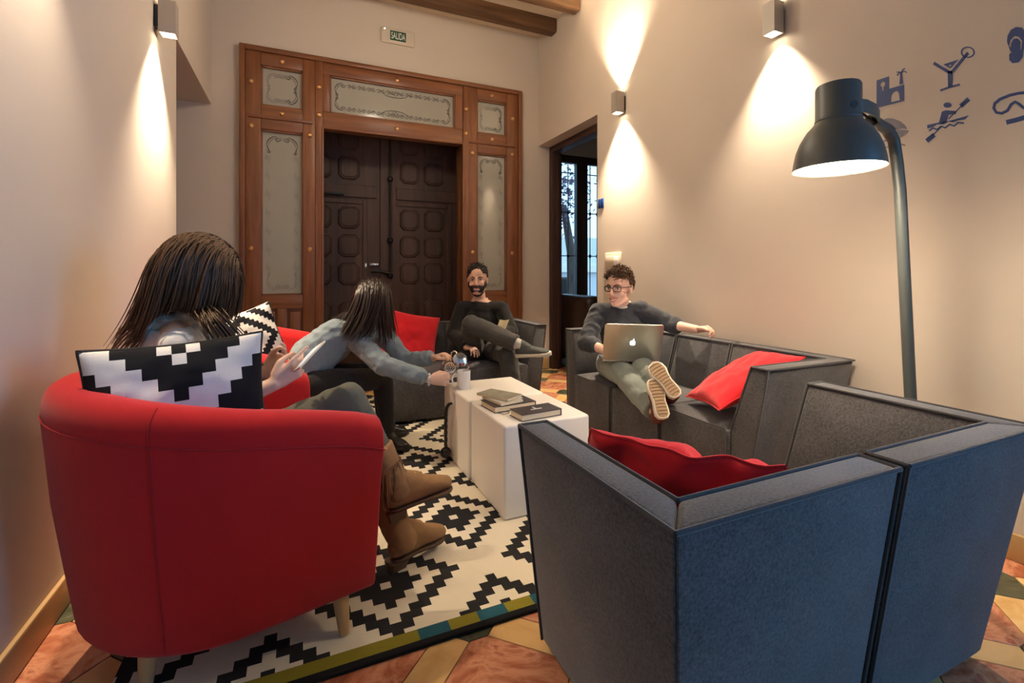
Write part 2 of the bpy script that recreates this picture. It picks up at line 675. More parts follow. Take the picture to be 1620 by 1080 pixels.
def spiral(cx, cz, r0, r1, a0, turns, n=28):
    return [(cx + (r0 + (r1 - r0) * t / n) * math.cos(a0 + turns * 2 * math.pi * t / n),
             cz + (r0 + (r1 - r0) * t / n) * math.sin(a0 + turns * 2 * math.pi * t / n)) for t in range(n + 1)]


def ribbon(b, pts, y, wd):
    """flat raised line in the XZ plane at depth y"""
    n = len(pts)
    top, bot = [], []
    for i in range(n):
        a = pts[max(0, i - 1)]
        c = pts[min(n - 1, i + 1)]
        dx, dz = c[0] - a[0], c[1] - a[1]
        L = math.hypot(dx, dz) or 1
        nx, nz = -dz / L, dx / L
        ww = wd * (0.35 + 0.65 * math.sin(math.pi * (i + .5) / n))
        top.append((pts[i][0] + nx * ww, pts[i][1] + nz * ww))
        bot.append((pts[i][0] - nx * ww, pts[i][1] - nz * ww))
    vs = [(x, y, z) for x, z in top] + [(x, y, z) for x, z in bot] + [(x, y + .003, z) for x, z in top] + [(x, y + .003, z) for x, z in bot]
    fs = []
    for i in range(n - 1):
        fs += [(i, i + 1, n + i + 1, n + i), (2 * n + i, 3 * n + i, 3 * n + i + 1, 2 * n + i + 1), (i, 2 * n + i, 2 * n + i + 1, i + 1), (n + i, n + i + 1, 3 * n + i + 1, 3 * n + i)]
    b.add(vs, fs)


def pane(x0, x1, z0, z1, style):
    yg = YB
    b = MB().box((x0 - .005, yg, z0 - .005), (x1 + .005, yg + .008, z1 + .005))
    g = b.build('pane', m_glass, d1, 30)
    # glazing beads
    for lo, hi in (((x0, yg - .03, z0), (x0 + .012, yg + .0, z1)), ((x1 - .012, yg - .03, z0), (x1, yg, z1)), ((x0, yg - .03, z0), (x1, yg, z0 + .012)), ((x0, yg - .03, z1 - .012), (x1, yg, z1))):
        MB().box(lo, hi).build('glazing_bead', M_doorwood, g, 30)
    yo = yg - .003
    b, f = MB(), MB()
    mx = .045
    xa, xb, za, zb = x0 + mx, x1 - mx, z0 + mx, z1 - mx
    R = min(.085, (zb - za) / 4 + .005, (xb - xa) / 3)
    zm = (za + zb) / 2

    def corner(cx, cz, sx, sz, tgt, wd=.0042):
        # C-scroll running from a curl on the horizontal edge around the corner to the middle of the side
        pts = [(cx - sx * (R * 1.05) + sx * p[0], cz - sz * R * .3 + sz * p[1]) for p in spiral(0, 0, .004, R * .30, 3.5, -1.15, 20)]
        arc = [(cx - sx * R + sx * R * math.cos(t), cz - sz * R + sz * R * math.sin(t)) for t in [math.pi / 2 * (1 - k / 14) for k in range(15)]]
        ribbon(tgt, pts, yo, wd * .8)
        ribbon(tgt, arc, yo, wd)
        ribbon(tgt, [(p[0] - sx * .014, p[1] - sz * .012) for p in arc[2:]], yo, wd * .5)
        end = arc[-1]
        zl = min(abs(end[1] - zm), R * .9)
        tail = [(end[0] - sx * .02 * math.sin(t * 1.57), end[1] - sz * zl * t) for t in [k / 10 for k in range(11)]]
        ribbon(tgt, tail, yo, wd)
        ribbon(tgt, [(end[0] - sx * .02 + sx * p[0], end[1] - sz * zl + sz * (.018 + p[1])) for p in spiral(0, 0, .003, .017, 0, 1.2, 16)], yo, wd * .7)

    def garland(xs, xe, zc, sgn, tgt):
        n = max(2, int((xe - xs) / .09))
        for q in range(n):
            xo = xs + (xe - xs) * (q + .5) / n
            L = (xe - xs) / n
            ribbon(tgt, [(xo - L / 2 + L * t, zc + sgn * .016 * math.sin(t * 2 * math.pi)) for t in [k / 12 for k in range(13)]], yo, .0024)
            ribbon(tgt, spiral(xo + L * .2, zc + sgn * .004, .003, .018, q, 1.4, 16), yo, .002)
            ribbon(tgt, spiral(xo - L * .2, zc - sgn * .008, .003, .015, q + 2, -1.3, 16), yo, .0018)

    dark = {'ll': b, 'rr': b}
    if style == 'centre':
        for sx, cx in ((-1, xa), (1, xb)):
            for sz, cz in ((-1, za), (1, zb)):
                corner(cx, cz, sx, sz, b)
        garland(xa + R * 1.5, xb - R * 1.5, zb - .02, 1, b)
        garland(xa + R * 1.5, xb - R * 1.5, za + .02, -1, b)
        xm = (xa + xb) / 2
        for sz, cz in ((1, zb - .03), (-1, za + .03)):
            ribbon(b, [(xm + .12 * math.cos(t), cz - sz * .035 * math.sin(t)) for t in [math.pi * k / 16 for k in range(17)]], yo, .003)
            ribbon(b, spiral(xm, cz, .004, .03, 0, 1.5, 20), yo, .0024)
    elif style in ('small_l', 'small_r'):
        for sx, cx in ((-1, xa), (1, xb)):
            for sz, cz in ((-1, za), (1, zb)):
                corner(cx, cz, sx, sz, b if sx == 1 else f)
        garland(xa + R, xb - R, zb - .02, 1, f)
        garland(xa + R, xb - R, za + .02, -1, f)
    else:
        for sx, cx in ((-1, xa), (1, xb)):
            corner(cx, zb, sx, 1, b)
            corner(cx, za, sx, -1, f)
        for sx, cx in ((-1, xa + .01), (1, xb - .01)):
            for q in range(7):
                zc = za + .2 + (zb - za - .4) * q / 6
                ribbon(f, spiral(cx, zc, .004, .028, q, 1.6 * sx, 18), yo, .002)
                ribbon(f, [(cx + .015 * math.sin(t * 6.28), zc - .06 + .12 * t) for t in [k / 12 for k in range(13)]], yo, .0018)
        garland(xa + R * .9, xb - R * .9, zb - .02, 1, f)
        garland(xa + R * .9, xb - R * .9, za + .02, -1, f)
    if b.v:
        b.build('etched_scroll', M_etch, g, None)
    if f.v:
        f.build('etched_scroll', M_etch2, g, None)


pane(G1, G2, 2.63, 2.99, 'small_l')
pane(G5, G6, 2.63, 2.99, 'small_r')
pane(G3, G4, 2.64, 2.995, 'centre')
pane(G1, G2, .907, 2.41, 'tall')
pane(G5, G6, .907, 2.41, 'tall')
# brass screw covers
bo = MB()
bo.lathe([(0, -.012), (.012, -.011), (.02, -.006), (.023, 0), (0, 0.001)], (0, 0, 0), (0, 1, 0), 14)
bolt_me = mkmesh('screw_cover', bo.v, bo.f, 40)
bolt_me.materials.append(M_brass)
for x, z in ((-.157, 3.05), (-.41, 2.83), (-.157, 2.57), (-.41, 2.43), (-.41, 1.33), (.075, 1.33), (.075, 2.40), (.157, 2.86), (.157, 2.60), (.885, 3.05), (.885, 2.56),
             (1.612, 2.86), (1.612, 2.6), (1.915, 3.05), (1.915, 2.57), (2.16, 2.83), (2.16, 2.43), (2.16, 1.33), (1.69, 1.33), (1.69, 2.40)):
    o = bpy.data.objects.new('screw_cover', bolt_me)
    COL.objects.link(o)
    o.parent = d1
    yy = Y0 - .012 if abs(x - .157) < .01 or abs(x - 1.612) < .01 else Y0
    o.location = V((x, yy - .0005, z)) - WMX['door_1'].to_translation()

# ------------------------------------------------------------------ dark entrance doors (door_2)
YD = 5.40
d2 = structure('door_2', (.885, YD, 0))


def dk(name, lo, hi, mat=M_dark, bev=.004, par=None):
    return MB().box(lo, hi).build(name, mat, par or d2, 30, bev, 1)


dk('leaf', (-.09, YD, 0), (.875, YD + .06, 2.94))
dk('leaf', (.895, YD, 0), (1.86, YD + .06, 2.94))
dk('meeting_stile', (.80, YD - .025, 0), (.93, YD + .002, 2.94))
for x0, x1 in ((-.08, .665), (.98, 1.62)):
    dk('lock_rail', (x0, YD - .02, 1.93), (x1 + .1, YD + .002, 2.06))
    # wicket frame boards
    dk('wicket_stile', (x1 - .05, YD - .014, .1), (x1, YD + .002, 1.91))
    dk('wicket_rail', (x0, YD - .014, 1.86), (x1 - .05, YD + .002, 1.91))


def oct_panel(x0, x1, z0, z1):
    c = .045
    cx, cz = (x0 + x1) / 2, (z0 + z1) / 2

    def ring(ins, y):
        a, bq, cc, dd = x0 + ins, x1 - ins, z0 + ins, z1 - ins
        k = c - ins * .4
        return [(a + k, y, cc), (bq - k, y, cc), (bq, y, cc + k), (bq, y, dd - k), (bq - k, y, dd), (a + k, y, dd), (a, y, dd - k), (a, y, cc + k)]
    b = MB()
    b.loft([ring(0, YD + .001), ring(0, YD - .010), ring(.010, YD - .020), ring(.016, YD - .020), ring(.020, YD - .017), ring(.03, YD - .024)], True, True)
    return b.build('door_panel', M_dark, d2, 25)


cols = ((.075, .30), (.365, .585), (1.02, 1.235), (1.295, 1.52), (-.06, .03), (1.60, 1.75))
for x0, x1 in cols[:4]:
    for z0, z1 in ((2.42, 2.66), (2.12, 2.365), (1.59, 1.83), (1.285, 1.525), (.985, 1.225), (.56, .80), (.25, .49)):
        if z0 > 2.4:
            z0, z1 = 2.44, 2.70
        oct_panel(x0, x1, z0, z1)
# iron bolt bar, knobs, latch
b = MB().tube([(.905, YD - .05, 1.07), (.905, YD - .05, 2.75)], .011, 8)
bar = b.build('bolt_bar', M_iron, d2)
for z in (2.15, 1.47, 1.08):
    MB().lathe([(0, -.03), (.018, -.028), (.032, -.012), (.032, .012), (.018, .028), (0, .03)], (.905, YD - .05, z), (0, 0, 1), 12).build('knuckle', M_iron, bar)
b = MB().tube([(.70, YD - .05, 1.13), (.80, YD - .06, 1.125), (.90, YD - .055, 1.10)], [.02, .016, .02], 8)
b.build('latch_handle', M_iron, d2)
MB().box((.13, YD - .055, 1.94), (.42, YD - .02, 1.965)).build('door_closer_arm', M_iron, d2, 30, .004)
MB().box((.08, YD - .07, 1.90), (.17, YD - .02, 1.955)).build('door_closer', M_iron, d2, 30, .004)
MB().box((.69, YD - .035, 1.19), (.78, YD - .024, 1.215)).build('lock_plate', M_chrome, d2, 30, .002)
MB().box((.635, YD - .026, 1.16), (.655, YD - .013, 1.22)).build('keyhole_plate', M_chrome, d2, 30, .002)

# ------------------------------------------------------------------ side doorway casing (door_3) and street window (window_1)
d3 = structure('door_3', (2.70, 4.3, 0))
MB().box((2.65, YB - .075, 0), (2.775, YB - .001, 2.574)).build('door_jamb', M_dark, d3, 30, .006)
MB().box((2.65, 3.60, 2.50), (2.775, YB - .075, 2.574)).build('door_head', M_dark, d3, 30, .006)
MB().box((2.70, YB - .095, 0), (2.745, YB - .075, 2.50)).build('door_stop', M_dark, d3, 30, .004)

M_winwood = wood('window_dark_wood', (0.030, 0.017, 0.011), (0.065, 0.038, 0.025), 0.45, 2, 2)
w1 = structure('window_1', ((WX0 + WX1) / 2, 5.5, WZ0))
yw = 5.46


def wm(name, x0, x1, z0, z1, y0=yw, y1=yw + .06):
    return MB().box((x0, y0, z0), (x1, y1, z1)).build(name, M_winwood, w1, 30, .006)


wm('window_frame', WX0, WX0 + .07, WZ0, WZ1)
wm('window_frame', WX1 - .07, WX1, WZ0, WZ1)
wm('window_frame', WX0 + .07, WX1 - .07, WZ1 - .1, WZ1)
wm('window_frame', WX0 + .07, WX1 - .07, WZ0, WZ0 + .08)
wm('meeting_stile', 3.375, 3.545, WZ0 + .08, WZ1 - .1, yw - .02)
mw, nt, p = new_mat('window_glass')
p.inputs['Base Color'].default_value = (0.9, 0.96, 1, 1)
p.inputs['Roughness'].default_value = 0.02
p.inputs['Transmission Weight'].default_value = 1.0
p.inputs['IOR'].default_value = 1.02
for x0, x1 in ((WX0 + .07, 3.375), (3.545, WX1 - .07)):
    MB().box((x0, yw + .03, WZ0 + .08), (x1, yw + .036, WZ1 - .1)).build('pane', mw, w1, None)

gr = thing('window_grille', (3.5, 5.72, 0), 'black wrought iron grille outside the side room window', 'grille')
for x in (3.03, 3.15, 3.27, 3.39, 3.51, 3.63, 3.75, 3.87, 3.99):
    g = MB().tube([(x, 5.70, .36), (x, 5.70, 2.66)], .007, 8).build('bar', M_iron, gr)
    for z in (.75, 1.35, 1.95):
        MB().lathe([(0, -.035), (.014, -.02), (.020, 0), (.014, .02), (0, .035)], (x, 5.70, z), (0, 0, 1), 8).build('knot', M_iron, g)
for z in (.75, 1.35, 1.95, 2.5):
    MB().box((2.98, 5.692, z - .006), (4.02, 5.708, z + .006)).build('crossbar', M_iron, gr, 30)

# street outside
st = MB().box((0, 5.66, -.3), (14, 30, -.15)).build('street', simple('asphalt', (.20, .21, .22), .9, .2, 5), None, None)
st['kind'] = 'structure'
M_fac = simple('pale_render', (.72, .74, .74), .9, .05, 2)
hb = thing('street_building', (8, 12.5, -.15), 'pale rendered house across the street seen through the grille', 'building')
MB().box((3.5, 12.3, -.15), (13, 16, 2.2)).build('wall', M_fac, hb, 30)
MB().box((3.4, 12.15, 1.15), (13, 12.35, 1.35)).build('string_course', M_white, hb, 30)
for x in (5.0, 7.0, 9.0):
    fr = MB().box((x, 12.25, .1), (x + .9, 12.32, 1.0)).build('window', M_winwood, hb, 30)
    MB().box((x + .06, 12.235, .16), (x + .84, 12.255, .94)).build('pane', M_iron, fr, 30)
tr = thing('street_tree', (5.0, 9.0, -.15), 'plum leaved tree hanging outside the side room window', 'tree')
MB().tube([(5.6, 9.2, -.15), (5.55, 9.2, 1.6), (5.3, 9.1, 2.6)], [.12, .1, .07], 10).build('trunk', wood('bark', (.05, .035, .025), (.12, .09, .07), .9), tr)
b = MB()
rr = random.Random(3)
for i in range(1500):
    c = V((rr.gauss(4.62, .34), rr.gauss(8.6, .5), rr.gauss(2.75, .42)))
    if c.z < 1.75:
        continue
    a = V((rr.uniform(-1, 1), rr.uniform(-1, 1), rr.uniform(-1, 1))).normalized() * .055
    q = a.orthogonal().normalized() * .032
    n0 = a.cross(q).normalized() * .004
    b.add([c - a, c + q + n0, c + a, c - q + n0], [(0, 1, 2, 3)])
b.build('foliage', simple('plum_leaf', (.07, .035, .065), .6, .4, 6), tr, None)['kind'] = 'stuff'

# ------------------------------------------------------------------ wall sconces


def sconce(p, nx, label, pw=1.0):
    """p = centre of the wall plate, nx = +1/-1 direction into the room"""
    s = thing('wall_lamp', (p[0], p[1], p[2] - .09), label, 'wall lamp', 0, 'up and down wall lamps')
    MB().box((min(p[0], p[0] + nx * .022), p[1] - .026, p[2] - .06), (max(p[0], p[0] + nx * .022), p[1] + .026, p[2] + .06)).build('wall_plate', M_black, s, 30, .003)
    xa, xb = sorted((p[0] + nx * .0221, p[0] + nx * .100))
    b = MB()
    t = .006
    y0, y1, z0, z1 = p[1] - .038, p[1] + .038, p[2] - .088, p[2] + .088
    for lo, hi in (((xa, y0, z0), (xa + t, y1, z1)), ((xb - t, y0, z0), (xb, y1, z1)), ((xa + t, y0, z0), (xb - t, y0 + t, z1)), ((xa + t, y1 - t, z0), (xb - t, y1, z1))):
        b.box(lo, hi)
    b.build('housing', M_alu, s, 30)
    for sg in (-1, 1):
        zc = p[2] + sg * .075
        MB().box((xa + t + .001, y0 + t + .001, zc - .004), (xb - t - .001, y1 - t - .001, zc + .004)).build('lens', M_glow, s, 30)
        l = bpy.data.lights.new('wall_lamp_light', 'SPOT')
        l.energy = 175 * pw
        l.color = WARM
        l.spot_size = math.radians(86)
        l.spot_blend = 1.0
        l.shadow_soft_size = 0.03
        lo = bpy.data.objects.new('wall_lamp_light', l)
        COL.objects.link(lo)
        lo.parent = s
        lo.location = V((p[0] + nx * .061, p[1], p[2] + sg * .092)) - V((p[0], p[1], p[2] - .09))
        lo.rotation_euler = (0 if sg < 0 else math.pi, 0, 0)
    return s


sconce((XR, 3.30, 2.545), -1, 'small grey box wall lamp on the right wall beside the side doorway', 1.45)
sconce((XR, 1.855, 2.545), -1, 'grey box wall lamp on the right wall above the floor lamp', .75)
sconce((XL, 3.12, 2.485), 1, 'grey box wall lamp on the left wall at the edge of the passage', 1.4)
sconce((XL, 1.75, 2.50), 1, 'grey box wall lamp on the left wall above the near red armchair', .42)

# ------------------------------------------------------------------ exit sign
sg = thing('exit_sign', (1.0, YB - .04, 3.35), 'clear plastic exit sign with green SALIDA plate above the wooden door', 'exit sign')
pa, pb = on_y(602, 46, YB), on_y(655, 76, YB)
m_acr = simple('clear_sign_plastic', (.66, .58, .47), .12, .02, 4)
x0, x1 = pa.x, pb.x
zc = on_y(628, 60, YB).z
MB().box((x0, YB - .035, zc - .075), (x1, YB - .001, zc + .075)).build('housing', m_acr, sg, 30, .012, 3)
qa, qb = on_y(616.5, 60, YB), on_y(641, 60, YB)
MB().box((qa.x, YB - .039, zc - .047), (qb.x, YB - .034, zc + .047)).build('green_plate', simple('sign_green', (.004, .06, .025), .4, .05, 4), sg, 30)
MB().lathe([(0, -.004), (.006, -.003), (.007, 0), (0, .001)], (x0 + .035, YB - .035, zc + .055), (0, 1, 0), 10).build('indicator_light', emis('indicator', (1, .9, .7), 3), sg)
cu_ = bpy.data.curves.new('lettering', 'FONT')
cu_.body = 'SALIDA'
cu_.size = .1
cu_.align_x = 'CENTER'
cu_.align_y = 'CENTER'
cu_.extrude = .001
cu_.offset = .0012
to = bpy.data.objects.new('tmp', cu_)
COL.objects.link(to)
bpy.context.view_layer.update()
me = bpy.data.meshes.new_from_object(to.evaluated_get(bpy.context.evaluated_depsgraph_get()))
bpy.data.objects.remove(to)
xs = [v.co.x for v in me.vertices]
ys = [v.co.y for v in me.vertices]
sx = (qb.x - qa.x) * .90 / (max(xs) - min(xs))
sy = .068 / (max(ys) - min(ys))
base = WMX[sg.name].to_translation()
for v in me.vertices:
    x, y, z = v.co
    v.co = V(((qa.x + qb.x) / 2 + x * sx, YB - .0395 - z, zc + (y - (max(ys) + min(ys)) / 2) * sy)) - base
me.name = 'lettering'
me.materials.clear()
link('lettering', me, simple('sign_white', (.75, .78, .70), .5, .02, 4), sg)

# ------------------------------------------------------------------ wall stickers on the right wall
XS = XR - .0005


def zp(x, y):
    return on_x(1360 + x / 4.908, 20 + y / 4.908, XR)


def sticker(name, label, polys, mat=M_blue):
    """polys: list of lists of loops (first outer, others holes) in crop pixels"""
    b = MB()
    for loops in polys:
        L3 = [[zp(*p) for p in lp] for lp in loops]
        flat = [p for lp in L3 for p in lp]
        tris = tessellate_polygon([[V((p.y, p.z, 0)) for p in lp] for lp in L3])
        n = len(flat)
        vs = [V((XS - .0015, p.y, p.z)) for p in flat] + [V((XS, p.y, p.z)) for p in flat]
        fs = [tuple(t) for t in tris] + [tuple(n + i for i in reversed(t)) for t in tris]
        o = 0
        for lp in L3:
            m = len(lp)
            for i in range(m):
                a, c = o + i, o + (i + 1) % m
                fs.append((a, c, n + c, n + a))
            o += m
        b.add(vs, fs)
    o = b.build(name, mat, None, None)
    return tag(o, label, 'wall sticker', 'blue pictogram stickers on the right wall')


def strip(pts, wd):
    a, c = [], []
    for i in range(len(pts)):
        p, q = pts[max(0, i - 1)], pts[min(len(pts) - 1, i + 1)]
        dx, dy = q[0] - p[0], q[1] - p[1]
        L = math.hypot(dx, dy)
        nx, ny = -dy / L * wd / 2, dx / L * wd / 2
        a.append((pts[i][0] + nx, pts[i][1] + ny))
        c.append((pts[i][0] - nx, pts[i][1] - ny))
    return [a + c[::-1]]


def ell(cx, cy, rx, ry, n=24):
    return [(cx + rx * math.cos(2 * math.pi * k / n), cy + ry * math.sin(2 * math.pi * k / n)) for k in range(n)]


sticker('castle_sticker', 'dark blue castle and palm tree pictogram on the right wall', [
    [[(133, 527), (228, 495), (228, 592), (345, 558), (345, 685), (133, 740)],
     [(243, 697), (245, 645), (262, 620), (288, 605), (306, 622), (313, 680)],
     [(160, 565), (168, 545), (186, 535), (202, 548), (196, 570), (188, 574), (188, 605), (174, 608), (174, 578)]],
    [[(310, 560), (337, 552), (328, 462), (317, 465)]],
    strip([(322, 466), (312, 460), (298, 462), (288, 462)], 7), strip([(322, 466), (305, 470), (292, 488)], 7), strip([(322, 466), (335, 445), (352, 432)], 7),
    strip([(322, 466), (345, 455), (368, 464)], 8)])
sticker('cocktail_sticker', 'dark blue cocktail glass pictogram on the right wall', [
    strip([(576, 392), (700, 466)], 24), strip([(843, 312), (708, 474)], 22), [[(685, 455), (722, 450), (720, 575), (688, 580)]],
    strip([(628, 604), (700, 578), (778, 558)], 15),
    [[(650, 403), (768, 364), (704, 432)], [(690, 410), (715, 402), (704, 420)]],
    [ell(840, 308, 54, 44), ell(840, 308, 44, 35)]])
sticker('kayak_sticker', 'dark blue kayaker with paddle pictogram on the right wall', [
    [ell(682, 718, 30, 20)], [[(640, 768), (672, 758), (755, 764), (745, 788), (690, 792), (674, 852), (655, 860), (618, 852)]],
    [[(525, 873), (620, 852), (700, 840), (848, 797), (820, 828), (760, 838), (725, 852), (690, 846), (650, 868), (600, 868), (575, 885), (528, 900)]],
    strip([(540, 918), (570, 895), (600, 908), (635, 882), (665, 894), (700, 868), (735, 880), (765, 852), (810, 858)], 12),
    strip([(545, 975), (640, 880)], 7), strip([(690, 826), (835, 680)], 7), strip([(522, 996), (580, 948)], 34), strip([(785, 726), (848, 670)], 34)])
sticker('flip_flop_sticker', 'dark blue flip flop pictogram at the right edge of the wall', [
    [[(1145, 225), (1150, 180), (1175, 135), (1215, 112), (1262, 116), (1292, 160), (1290, 235), (1272, 292), (1268, 345), (1238, 385), (1188, 393), (1165, 370), (1163, 325), (1180, 310),
      (1172, 268), (1155, 255)],
     [(1158, 262), (1172, 212), (1205, 180), (1240, 190), (1264, 222), (1256, 285), (1246, 288), (1250, 225), (1225, 200), (1196, 205), (1176, 245), (1178, 300), (1172, 300)]]])
pts = [(1276, 622), (1230, 627), (1165, 642), (1090, 672), (1050, 705), (1042, 742), (1062, 775), (1105, 782), (1148, 760), (1178, 712), (1208, 692), (1238, 708), (1276, 740)]
pts2 = [(1400, 640), (1340, 622)] + pts + [(1340, 745), (1400, 700), (1405, 650)]
sticker('dive_mask_sticker', 'dark blue dive mask and snorkel pictogram at the right edge of the wall', [strip(pts2, 22), strip([(1140, 852), (1220, 832), (1330, 800)], 36)])
sticker('beach_umbrella_sticker', 'pale beach umbrella pictogram, sheen painted into its colour, half hidden behind the floor lamp', [
    [[(190, 828), (220, 820), (262, 823), (310, 842), (348, 872), (368, 903), (330, 900), (290, 905), (265, 908), (240, 868)]],
    [[(270, 918), (330, 910), (382, 916), (358, 945), (318, 970), (295, 945)]],
    strip([(180, 900), (210, 885), (240, 905), (270, 893), (300, 915)], 10), strip([(185, 1000), (215, 990), (245, 1010), (280, 1000), (320, 1020), (355, 1030)], 10),
    strip([(190, 1050), (220, 1042), (250, 1058), (285, 1045)], 8)], M_greyblue)
# switches
sw = thing('light_switch', (XR, 3.44, 1.08), 'cream light switch plate with rocker on the right wall behind the laptop man', 'light switch')
MB().box((XR - .010, 3.325, 1.135), (XR - .0005, 3.555, 1.285)).build('plate', M_switch, sw, 30, .004)
MB().box((XR - .016, 3.345, 1.165), (XR - .0095, 3.535, 1.255)).build('rocker', M_switch, sw, 30, .004)
MB().box((XR - .030, 3.345, 1.175), (XR - .0155, 3.40, 1.245)).build('key_card', M_white, sw, 30, .004)
MB().box((XR - .010, 3.345, 1.00), (XR - .0005, 3.535, 1.12)).build('blank_plate', M_switch, sw, 30, .004)
dp_ = thing('door_plaque', (XR, 3.61, 1.69), 'small two leaf dark blue plaque on the right wall by the doorway', 'plaque')
for y0, y1 in ((3.585, 3.625), (3.63, 3.67)):
    MB().box((XR - .006, y0, 1.70), (XR - .0005, y1, 1.785)).build('plate', M_blue, dp_, 30, .001)

# ------------------------------------------------------------------ rug
mr, nt, p = new_mat('zigzag_rug')
g = nd(nt, 'ShaderNodeNewGeometry')
sp = nd(nt, 'ShaderNodeSeparateXYZ')
nt.links.new(g.outputs['Position'], sp.inputs[0])


def stepped(nt, x, y, x0, y0, per, cells):
    def idx(c, c0):
        t = mth(nt, 'SUBTRACT', mth(nt, 'FRACT', mth(nt, 'ADD', mth(nt, 'DIVIDE', mth(nt, 'SUBTRACT', c, c0), per), 100.5)), .5)
        return mth(nt, 'ROUND', mth(nt, 'MULTIPLY', mth(nt, 'ABSOLUTE', t), float(cells)))
    m = mth(nt, 'ADD', idx(x, x0), idx(y, y0))
    return mth(nt, 'MINIMUM', m, mth(nt, 'SUBTRACT', float(cells), m))


def band(nt, m, lo, hi):
    return mth(nt, 'MULTIPLY', mth(nt, 'GREATER_THAN', m, lo), mth(nt, 'LESS_THAN', m, hi))


m = stepped(nt, sp.outputs[0], sp.outputs[1], .27, 1.69, .705, 20)
blk = mth(nt, 'MINIMUM', mth(nt, 'ADD', band(nt, m, .5, 3.5), band(nt, m, 5.5, 7.5)), 1.0)
wv = nd(nt, 'ShaderNodeTexWave')
wv.inputs['Scale'].default_value = 60
wv.bands_direction = 'Y'
nt.links.new(g.outputs['Position'], wv.inputs['Vector'])
cream = mixc(nt, wv.outputs['Fac'], (.60, .53, .40), (.74, .67, .53))
c = mixc(nt, blk, cream, (.022, .021, .022))
ye = mth(nt, 'SUBTRACT', sp.outputs[1], RUG[1])
wn = nd(nt, 'ShaderNodeTexWhiteNoise')
wn.noise_dimensions = '2D'
cb = nd(nt, 'ShaderNodeCombineXYZ')
nt.links.new(mth(nt, 'FLOOR', mth(nt, 'DIVIDE', mth(nt, 'ADD', sp.outputs[0], 3.0), .095)), cb.inputs[0])
nt.links.new(mth(nt, 'FLOOR', mth(nt, 'DIVIDE', ye, .5)), cb.inputs[1])
nt.links.new(cb.outputs[0], wn.inputs[0])
bc = mixc(nt, mth(nt, 'GREATER_THAN', wn.outputs[0], .55), (.02, .085, .115), (.21, .18, .022))
c = mixc(nt, mth(nt, 'LESS_THAN', ye, .068), c, bc)
c = mixc(nt, mth(nt, 'LESS_THAN', ye, .022), c, (.012, .012, .013))
nt.links.new(c, p.inputs['Base Color'])
p.inputs['Roughness'].default_value = .95
p.inputs['Specular IOR Level'].default_value = .1
bp = nd(nt, 'ShaderNodeBump')
bp.inputs['Strength'].default_value = .3
bp.inputs['Distance'].default_value = .003
nt.links.new(wv.outputs['Fac'], bp.inputs['Height'])
nt.links.new(bp.outputs[0], p.inputs['Normal'])
rg = MB().box((RUG[0], RUG[1], .001), (RUG[2], RUG[3], .013)).build('rug', mr, None, 30, .004, 2)
tag(rg, 'cream flatweave rug with black stepped diamonds and teal and olive border', 'rug')
RZ = .0135

# ------------------------------------------------------------------ modular sofas
LEAN, H, SEAT = .095, .68, .377


